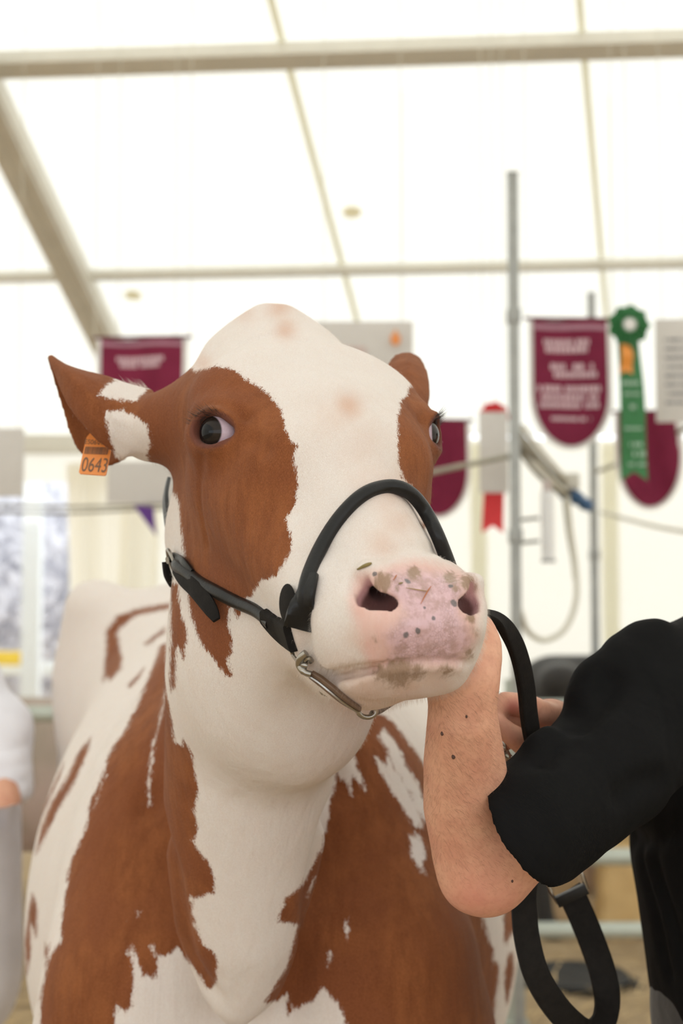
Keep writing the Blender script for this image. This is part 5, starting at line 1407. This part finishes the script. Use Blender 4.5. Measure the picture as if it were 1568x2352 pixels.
def head_field(f, c, face, up=(0, 0, 1), k=.02):
    """a plain human head: skull, jaw, nose, brows, lips, ears"""
    c = np.asarray(c, float); fz = nrm(face); u = nrm(np.asarray(up) - np.asarray(up) @ fz * fz); s = np.cross(u, fz)
    p = lambda a, b, d: c + s * a + fz * b + u * d
    f.ell(p(0, -.01, .035), (.075, .095, .088), [s, fz, u], k=k); f.ell(p(0, .03, -.05), (.055, .06, .065), [s, fz, u], k=.04)
    f.chain([p(0, .085, .02), p(0, .108, -.012)], [.008, .013], k=.015); f.chain([p(-.035, .075, .032), p(.035, .075, .032)], [.013, .013], k=.02)
    f.chain([p(-.018, .086, -.047), p(.018, .086, -.047)], [.007, .007], k=.006); f.chain([p(-.018, .084, -.06), p(.018, .084, -.06)], [.008, .008], k=.006); f.ell(p(0, .075, -.088), (.022, .02, .018), [s, fz, u], k=.02)
    for t in (-1, 1):
        f.ell(p(t * .078, -.01, .0), (.010, .022, .034), [s, fz, u], k=.01); f.ell(p(t * .033, .088, .014), (.016, .012, .009), [s, fz, u], k=.01, tag='sub'); f.ell(p(t * .033, .074, .014), (.013, .013, .012), [s, fz, u], k=.004)
    f.chain([p(0, -.03, -.06), p(0, -.045, -.15)], [.058, .062], k=.04)
    return p
def mesh_of(field, lo, hi, h, smooth=2):
    ax = []
    for i in range(3):
        a = np.arange(lo[i], hi[i] + h, h)
        while (len(a) - 1) % 8: a = np.append(a, a[-1] + h)
        ax.append(a.astype(np.float32))
    return surface_nets(field, *ax, smooth)
def displace(v, f, amp, sc, seed=0):
    N = vert_normals(v, f); k = np.array([mnoise.noise(Vector((float(a) * sc[0] + seed, float(b) * sc[1], float(c) * sc[2]))) for a, b, c in v])
    return v + N * (k * amp)[:, None]
# --- the handler
man = Field()
m_ = man
m_.chain(PP([(1062, 1560, 1.405), (1062, 1650, 1.415), (1066, 1750, 1.448), (1074, 1850, 1.478), (1092, 1940, 1.497), (1112, 1992, 1.505)]), [.0305, .0350, .0415, .0462, .0470, .044], k=.02)
m_.ell(P(1062, 1560, 1.405), (.032, .024, .03), [cdir((1, 0, 0)), cdir((0, 0, 1)), cdir((0, 1, 0))], k=.02)
m_.chain(PP([(1084, 2020, 1.505), (1106, 2026, 1.51)]), [.026, .026], k=.03)
m_.chain(PP([(1128, 1982, 1.502), (1230, 1905, 1.486), (1400, 1760, 1.56), (1510, 1630, 1.64)]), [.040, .044, .043, .043], k=.03)
# left hand: palm up under the jaw, thumb at the side, fingers round the far side
m_.ell(P(1078, 1488, 1.425), (.028, .024, .040), [cdir((1, 0, 0)), cdir((0, 0, 1)), cdir((.1, 1, 0))], k=.02)
m_.chain(PP([(1099, 1548, 1.41), (1120, 1508, 1.412), (1123, 1480, 1.42), (1110, 1438, 1.435)]), [.012, .0115, .0105, .009], k=.012)
for j, (pts) in enumerate(([(1092, 1455, 1.44), (1075, 1405, 1.465), (1050, 1375, 1.485), (1020, 1365, 1.495)], [(1084, 1450, 1.455), (1064, 1408, 1.482), (1036, 1385, 1.50), (1004, 1378, 1.508)],
                           [(1074, 1455, 1.47), (1052, 1420, 1.495), (1026, 1402, 1.512), (998, 1398, 1.518)], [(1064, 1470, 1.48), (1042, 1440, 1.505), (1020, 1428, 1.518), (1000, 1424, 1.522)])):
    m_.chain(PP(pts), [.0105, .0098, .009, .0078] if j < 3 else [.009, .0085, .0078, .007], k=.006)
# right hand: fist round the lead
m_.ell(P(1258, 1680, 1.628), (.034, .026, .036), [cdir((.9, -.3, -.3)), cdir((.3, 0, .95)), cdir((.3, .95, 0))], k=.02)
for pts, rr in (([(1270, 1650, 1.62), (1212, 1622, 1.585), (1160, 1612, 1.57), (1138, 1630, 1.562), (1150, 1645, 1.575)], [.0155, .0138, .0115, .0098, .0085]),
                ([(1262, 1672, 1.64), (1200, 1650, 1.605), (1150, 1640, 1.59), (1135, 1660, 1.585)], [.015, .0135, .0115, .009]),
                ([(1258, 1695, 1.65), (1200, 1680, 1.625), (1156, 1672, 1.61), (1142, 1690, 1.60)], [.014, .0125, .0108, .0085]),
                ([(1252, 1715, 1.655), (1204, 1705, 1.635), (1166, 1700, 1.62), (1154, 1714, 1.612)], [.0125, .011, .0095, .008]),
                ([(1262, 1745, 1.60), (1210, 1712, 1.575), (1166, 1682, 1.56), (1140, 1656, 1.552)], [.019, .0150, .0115, .009])):
    m_.chain(PP(pts), rr, k=.004)
sho_r = np.array([.53, 2.02, 1.37])
m_.chain([P(1275, 1690, 1.64), P(1310, 1706, 1.68), np.array([.475, 2.0, 1.15]), sho_r], [.026, .027, .040, .050], k=.03)
HC = np.array([.62, 1.86, 1.63]); FACE = np.array([-.85, .35, -.18])
hp = head_field(m_, HC, FACE)
m_.chain([HC + np.array([.03, 0, -.15]), np.array([.60, 1.84, 1.38])], [.06, .065], k=.04)
mv, mf = mesh_of(man, (.07, 1.25, .98), (.74, 2.12, 1.80), .0028)
PERSON = link_mesh('person', mv, mf, SKIN); tag(PERSON, 'person in a black short-sleeved shirt lifting the chin of the cow with a bare forearm', 'person')
xy, _d = w2px(mv); attr(PERSON, 'flush', discs(xy, [(1178, 1622, 20, 1.0), (1085, 2060, 60, .45), (1150, 2060, 50, .3), (1210, 1612, 14, .4)]))
# moles
MOLE = simple('brown_mole', (.07, .03, .02), .6)
for x, y, r in ((1015, 1685, .0016), (1041, 1738, .0019), (1071, 1646, .0011), (1176, 2024, .0012)):
    p = surf_many(man, [(x, y)])[0]; MB().ball(p, (r, r * .6, r * 1.4), 8, 6).build('mole', MOLE, PERSON)
# forearm hair
rnd = random.Random(3); hb = MB(); cand = [(rnd.uniform(965, 1185), rnd.uniform(1585, 2040)) for _ in range(2600)]
cand = [c for c in cand if c[0] < 1178 - max(0, (1800 - c[1])) * .12 or c[1] < 1700]
q = surf_many(man, cand, 1.3, 1.6)
for (x, y), p in zip(cand, q):
    dd = np.linalg.norm(p - np.array([0, 0, CAM_Z]))
    if dd > 1.55 or rnd.random() < max(0, (y - 1850) / 260): continue
    e = .002; dv = lambda w: man.ev(np.array([w], np.float32), .3)[0]
    nn = nrm(p - P(1075, y, 1.45) + np.array([0, -.01, 0]))
    d = cdir((rnd.gauss(.62, .22), rnd.gauss(-.55, .22), 0)) * (1 if y > 1640 else .9) + nn * .35
    if x < 1015: d = cdir((rnd.gauss(-.05, .25), rnd.gauss(-.85, .2), 0)) + nn * .4
    hair_spikes(hb, p, d, rnd.uniform(.005, .011), .00005, nn * -.22 + cdir((0, -.15, 0)), 3, 3)
hb.build('forearm_hair', simple('arm_hair', (.10, .05, .025), .6, var=.4), PERSON, sharp=0)['kind'] = 'stuff'
# scalp hair
hf = Field(); c_ = hp(0, -.018, .055); s_ = nrm(np.cross((0, 0, 1), FACE)); hf.ell(c_, (.083, .097, .080), [s_, nrm(FACE), np.cross(nrm(FACE), s_)], k=.0)
hf.ell(hp(0, .10, -.03), (.09, .075, .085), [s_, nrm(FACE), np.cross(nrm(FACE), s_)], k=.02, tag='sub'); hf.ell(hp(0, -.01, -.06), (.10, .06, .06), [s_, nrm(FACE), np.cross(nrm(FACE), s_)], k=.02, tag='sub')
v, f = mesh_of(hf, HC - .16, HC + .16, .006); v = displace(v, f, .004, (60, 60, 30)); link_mesh('hair', v, f, HAIRM, PERSON)
# shirt
sh = Field()
ax = [np.array([1.0, 0, 0]), np.array([0, 1, 0]), np.array([0, 0, 1])]
SL0 = P(1170, 1935, 1.447)
sh.chain([SL0, *PP([(1206, 1906, 1.456), (1310, 1830, 1.513), (1400, 1750, 1.56), (1510, 1615, 1.635)])], [.0665, .0670, .067, .072, .070], k=.02)
sh.chain([np.array([.58, 1.84, 1.27]), np.array([.54, 1.83, 1.15]), np.array([.565, 1.83, .90])], [.17, .21, .20], k=.05, flat=((1, 0, 0), .80))
sh.chain([P(1515, 1610, 1.64), np.array([.57, 1.80, 1.425])], [.066, .088], k=.06)
sh.chain([sho_r, np.array([.57, 1.86, 1.37])], [.07, .075], k=.05)
sh.chain([sho_r, np.array([.49, 2.0, 1.22])], [.07, .062], k=.03)
for pts, rr in (([(1240, 1712, 1.49), (1266, 1698, 1.50)], [.010, .012]), ([(1372, 1560, 1.59), (1420, 1520, 1.60)], [.020, .022]), ([(1432, 1492, 1.62), (1456, 1486, 1.62)], [.014, .016]), ([(1486, 1460, 1.63), (1506, 1456, 1.63)], [.014, .014]), ([(1338, 1600, 1.575), (1370, 1560, 1.59)], [.014, .016])):
    sh.chain(PP(pts), rr, k=.03)
ndir = cdir(nrm((-.72, -.58, -.38)))
for cen, nd, rad in ((P(1212, 1897, 1.455), ndir, .2), (np.array([.488, 2.0, 1.21]), nrm((-.1, 0, -1)), .1)):
    def half(p, c=np.asarray(cen, np.float32), n_=np.asarray(nd, np.float32), R=rad):
        return np.maximum(-((p - c) @ n_), np.sqrt(sq(p - c)) - R)
    sh.add(half, cen, rad, .003, 'sub')
sh.chain([SL0 + ndir * .03, SL0, P(1226, 1890, 1.462)], [.0560, .0540, .046], k=.003, tag='sub')
sh.chain([np.array([.488, 2.0, 1.17]), np.array([.49, 2.0, 1.25])], [.052, .050], k=.003, tag='sub')
q = surf_many(sh, [(1448, 1490), (1478, 1545), (1508, 1598), (1528, 1650), (1534, 1710), (1532, 1770)]); sh.chain(q, [.0012] * 6, k=.004, tag='sub')   # armhole seam
q = surf_many(sh, [(1153, 1802), (1152, 1850), (1172, 1905), (1204, 1955), (1250, 1992), (1300, 2002)]); sh.chain(q, [.0008] * 6, k=.003, tag='sub')   # sleeve hem
for pts in ([(1462, 1960), (1500, 2090), (1530, 2230)], [(1500, 1990), (1540, 2100), (1560, 2180)], [(1320, 1640), (1290, 1690), (1240, 1750)], [(1400, 1560), (1380, 1620), (1340, 1670)], [(1450, 1925), (1500, 1930), (1560, 1900)], [(1420, 1830), (1460, 1800), (1510, 1790)]):
    sh.chain(surf_many(sh, pts), [.003] * 3, k=.025, tag='sub')
v, f = mesh_of(sh, (.10, 1.34, .72), (.80, 2.14, 1.53), .0040, 4)
v = displace(v, f, .0035, (9, 9, 7)); v = displace(v, f, .0016, (30, 30, 18), 4)
link_mesh('shirt', v, f, BLACK, PERSON)
# trousers and boots, mostly out of frame
tr = Field()
tr.chain([np.array([.545, 1.83, .95]), np.array([.55, 1.83, .86])], [.185, .18], k=.05, flat=((1, 0, 0), .82))
for y in (1.73, 1.93): tr.chain([(.55, y, .85), (.545, y, .48), (.56, y, .09)], [.10, .075, .062], k=.04)
v, f = mesh_of(tr, (.33, 1.56, .05), (.78, 2.10, 1.0), .009); v = displace(v, f, .004, (12, 12, 8)); link_mesh('trousers', v, f, PANTS, PERSON)
for y in (1.73, 1.93):
    bf = Field(); bf.chain([(.57, y, .10), (.565, y, .045)], [.055, .045], k=.02); bf.chain([(.57, y, .045), (.43, y, .04)], [.045, .042], k=.03)
    bf.add(lambda p: p[:, 2] - .0, (.5, y, 0), .3, .004, 'sub'); v, f = mesh_of(bf, (.36, y - .07, -.01), (.64, y + .07, .17), .008); link_mesh('boot', v, f, RUBBER, PERSON)
# --- the helper in white at the left edge
hx, hy = P(-70, 1700, 3.2)[0], 3.2
hm = Field(); el = P(10, 1876, 3.10); hs = P(0, 1672, 3.25)
hm.chain([P(8, 1800, 3.17), el, P(-55, 1890, 3.0), P(-110, 1892, 2.93)], [.042, .034, .031, .027], k=.02); hm.ell(P(-130, 1890, 2.92), (.05, .03, .035), k=.02)
for k in range(4): hm.chain(PP([(-150, 1880 + k * 9, 2.92), (-180, 1884 + k * 9, 2.89), (-195, 1892 + k * 8, 2.90)]), [.010, .009, .008], k=.004)
hm.chain(PP([(-135, 1870, 2.90), (-160, 1862, 2.87), (-172, 1870, 2.86)]), [.012, .010, .008], k=.006)
HC2 = np.array([hx - .15, hy, 1.50]); hp2 = head_field(hm, HC2, (-.8, -.6, -.2)); hm.chain([HC2 + np.array([.01, 0, -.14]), np.array([hx - .10, hy + .05, 1.28])], [.058, .06], k=.03)
v, f = mesh_of(hm, (hx - .45, hy - .45, 1.02), (hx + .22, hy + .35, 1.66), .007)
P2 = link_mesh('person', v, f, SKIN); attr(P2, 'flush', np.zeros(len(v))); tag(P2, 'person in a white coat cut off by the left edge of the photo', 'person')
ct = Field(); ct.chain([hs, P(8, 1760, 3.2), P(14, 1812, 3.18)], [.070, .064, .060], k=.02)
ct.chain([(hx - .075, hy + .1, 1.24), (hx - .035, hy + .12, 1.0), (hx - .04, hy + .12, .62)], [.16, .15, .17], k=.04, flat=((1, 0, 0), .85)); ct.chain([hs, (hx - .1, hy + .08, 1.26)], [.068, .09], k=.05)
ct.ell(P(16, 1868, 3.17), (.054, .05, .045), k=.006, tag='sub')
for y_ in (1720, 1760, 1800): ct.chain(surf_many(ct, [(10, y_ + 6), (40, y_), (64, y_ - 10)], 2.8, 3.6), [.003] * 3, k=.02, tag='sub')
v, f = mesh_of(ct, (hx - .35, hy - .25, .42), (hx + .25, hy + .40, 1.45), .010); v = displace(v, f, .006, (9, 9, 6)); link_mesh('coat', v, f, WHITEC, P2)
tr = Field()
for y in (hy + .03, hy + .22): tr.chain([(hx - .03, y, .75), (hx - .05, y, .48), (hx - .06, y, .09)], [.10, .078, .062], k=.03)
v, f = mesh_of(tr, (hx - .22, hy - .1, .06), (hx + .1, hy + .36, .88), .012); v = displace(v, f, .005, (12, 12, 8)); link_mesh('trousers', v, f, WHITEC, P2)
for y in (hy + .03, hy + .22):
    bf = Field(); bf.chain([(hx - .05, y, .10), (hx - .055, y, .045)], [.055, .045], k=.02); bf.chain([(hx - .05, y, .045), (hx - .2, y - .05, .04)], [.045, .042], k=.03)
    bf.add(lambda p: p[:, 2] - .0, (hx, y, 0), .4, .004, 'sub'); v, f = mesh_of(bf, (hx - .27, y - .13, -.01), (hx + .03, y + .08, .17), .010); link_mesh('boot', v, f, RUBBER, P2)
hf = Field(); hf.ell(hp2(0, -.018, .05), (.085, .098, .082), k=0); hf.ell(hp2(0, .11, -.02), (.09, .08, .085), k=.02, tag='sub'); v, f = mesh_of(hf, HC2 - .16, HC2 + .16, .009); link_mesh('hair', v, f, HAIRM, P2)

# ------------------------------------------------------------------ other cattle and things on the ground
def hide(name, a, b, sc=2.2, th=.5):
    m = NT(name); co = m.coord('Object'); m.p(Base_Color=m.mix(m.ramp(m.noise(co, sc, 3), th - .06, th + .06), a, b), Roughness=.75, Normal=m.bump(m.noise(m.mapping(co, (1, 1, .2)), 150, 3), .4, .003), Sheen_Weight=.15); return m.m
def small_cow(x, y, rz, s, mat, label, h=.018):
    f = Field(); c, sn = math.cos(rz), math.sin(rz)
    T = lambda p: np.array([x + s * (p[0] * c - p[1] * sn), y + s * (p[0] * sn + p[1] * c), s * p[2]])
    A = [np.array([c, sn, 0]), np.array([-sn, c, 0]), np.array([0, 0, 1.0])]
    ch = lambda pts, rr, k=.05: f.chain([T(p) for p in pts], [r * s for r in rr], k=k * s)
    f.ell(T((0, 0, .92)), (.80 * s, .31 * s, .36 * s), A, k=.08); ch([(-.6, 0, 1.12), (.5, 0, 1.12)], [.2, .2], .1)
    for t in (-1, 1):
        f.ell(T((-.62, t * .2, 1.2)), (.1 * s, .08 * s, .08 * s), A, k=.08)
        ch([(.52, t * .17, .8), (.52, t * .17, .45), (.50, t * .17, .07)], [.12, .055, .045]); ch([(.51, t * .17, .05), (.54, t * .17, .035)], [.05, .05], .02)
        ch([(-.6, t * .18, .95), (-.55, t * .18, .68), (-.75, t * .18, .45), (-.70, t * .18, .07)], [.17, .1, .055, .048]); ch([(-.69, t * .18, .05), (-.66, t * .18, .035)], [.05, .05], .02)
        ch([(.98, t * .10, 1.33), (.97, t * .22, 1.34)], [.03, .02], .03); f.ell(T((.98, t * .21, 1.33)), (.03 * s, .085 * s, .05 * s), A, k=.02)
    ch([(.5, 0, 1.08), (.85, 0, 1.25)], [.2, .12], .1); ch([(.93, 0, 1.33), (1.12, 0, 1.16), (1.28, 0, 1.0)], [.11, .085, .07]); f.ell(T((1.3, 0, .98)), (.07 * s, .085 * s, .065 * s), A, k=.03)
    ch([(-.78, 0, 1.15), (-.86, 0, .95), (-.85, 0, .5)], [.035, .025, .03])
    f.add(lambda p: p[:, 2] - 0.0, (x, y, 0), 3.0, .004, 'sub')
    R = 1.5 * s; v, q = mesh_of(f, (x - R, y - R, -.01), (x + R, y + R, 1.55 * s), h)
    o = link_mesh('cow', v, q, mat); tag(o, label, 'cow'); return o
p = at_y(1290, 1600, 6.6); small_cow(p[0] + .52, 6.6, 0.1, .94, hide('black_hide', (.006, .005, .0045), (.014, .011, .009)), 'black cow behind the top rail at right, only its back in sight')
p = at_y(96, 1750, 5.9); small_cow(p[0] - .1, 5.9, math.pi - .15, .82, hide('grey_tan_hide', (.30, .24, .19), (.40, .30, .26), 1.6), 'small greyish tan cow behind the rail at left, beside the person in white')
p = at_y(48, 2000, 6.9); small_cow(p[0], 6.9, math.pi + .2, .62, hide('black_calf_hide', (.012, .011, .010), (.02, .018, .016)), 'black calf lower down behind the person in white at left')
RUB = simple('scuffed_black_rubber', (.016, .016, .016), .6, var=.5, scale=14)
c = at_y(1342, 2262, 5.45); cx, cy, tz0 = c[0], 5.45 + .18, c[2]
o = empty('feed_tub', (cx, cy, 0)); tag(o, 'black rubber feed tub standing on the straw under the lead loop', 'tub')
MB().lathe((cx, cy, 0), [(.15, .0), (.165, tz0 - .04), (.16, tz0 - .04), (.14, .02), (.001, .02)], 36).build('tub_body', RUB, o, origin=(cx, cy, 0))
MB().lathe((cx, cy, tz0 - .045), [(.163, .0), (.20, .01), (.205, .035), (.195, .045), (.163, .04)], 36).build('tub_rim', RUB, o, origin=(cx, cy, 0))
for t in (-1, 1):
    MB().tube(spline([(cx + t * .19, cy - .05, tz0 - .02), (cx + t * .245, cy - .06, tz0 - .05), (cx + t * .245, cy + .05, tz0 - .05), (cx + t * .19, cy + .05, tz0 - .02)], 6), .012, 8).build('handle', RUB, o, origin=(cx, cy, 0))
def sack(px, py, w, h, y, label, col, seed):
    p = at_y(px, py, y); f = Field(); x, z = p[0], h / 2
    f.box((x, y, z), (w / 2, .09, h / 2), .06, k=0); v, q = mesh_of(f, (x - w / 2 - .03, y - .13, -.03), (x + w / 2 + .03, y + .13, h + .03), .012)
    v = displace(v, q, .016, (11, 11, 11), seed); v[:, 2] -= v[:, 2].min() - .001
    o = empty('feed_sack', (x, y, 0)); tag(o, label, 'sack')
    mt = simple('sack_%d' % seed, col, .6, var=.25, scale=9); link_mesh('bag', v, q, mt, o, origin=(x, y, 0))
    MB().box((x, y, h + .006), (w / 2 - .05, .012, .022), bev=.008).build('sewn_top', mt, o, origin=(x, y, 0)); return o
sack(1420, 2090, .20, .42, 6.5, 'yellow feed sack between the rails under the black sleeve', (.56, .38, .17), 1)
sack(1464, 2050, .20, .58, 6.9, 'red-orange feed sack behind the yellow one', (.55, .15, .08), 2)
sack(1245, 2090, .30, .40, 6.6, 'tan feed sack behind the rail, left of the hanging lead buckle', (.40, .27, .14), 3)
sack(1390, 2030, .24, .56, 7.35, 'brown feed sack left of the red-orange one', (.28, .18, .11), 4)
BOARD = simple('grey_planed_board', (.34, .31, .27), .8, var=.2, scale=6)
o = empty('trough', (2.2, 8.2, 0)); tag(o, 'long grey feed trough behind the sacks on the right', 'trough')
MB().box((2.2, 8.2, .30), (2.4, .03, .28), bev=.006).build('front_panel', BOARD, o, origin=(2.2, 8.2, 0)); MB().box((2.2, 8.7, .30), (2.4, .03, .28), bev=.006).build('back_panel', BOARD, o, origin=(2.2, 8.2, 0)); MB().box((2.2, 8.45, .06), (2.4, .22, .02), bev=.006).build('trough_floor', BOARD, o, origin=(2.2, 8.2, 0))
for x in (-.18, 4.58): MB().box((x, 8.45, .30), (.02, .22, .28), bev=.006).build('end_panel', BOARD, o, origin=(2.2, 8.2, 0))
# loose straw
rnd = random.Random(11); m_ = MB()
for i in range(5200):
    y = rnd.uniform(4.2, 8.5); x = rnd.uniform(-.32, .32) * y * 1.1; a = rnd.uniform(0, 3.14); L_ = rnd.uniform(.05, .16); w = rnd.uniform(.003, .007); z = rnd.uniform(.004, .03)
    d = np.array([math.cos(a), math.sin(a), rnd.gauss(0, .12)]) * L_ / 2; s_ = np.array([-math.sin(a), math.cos(a), .4]) * w / 2; c_ = np.array([x, y, z + abs(d[2])])
    m_.put([c_ - d - s_, c_ + d - s_, c_ + d + s_, c_ - d + s_], [(0, 1, 2, 3)])
o = m_.build('loose_straw', simple('loose_straw', (.52, .38, .20), .8, var=.35, scale=9), smooth=False); tag(o, 'loose golden straw strewn on the ground behind the cow', 'straw', kind='stuff')
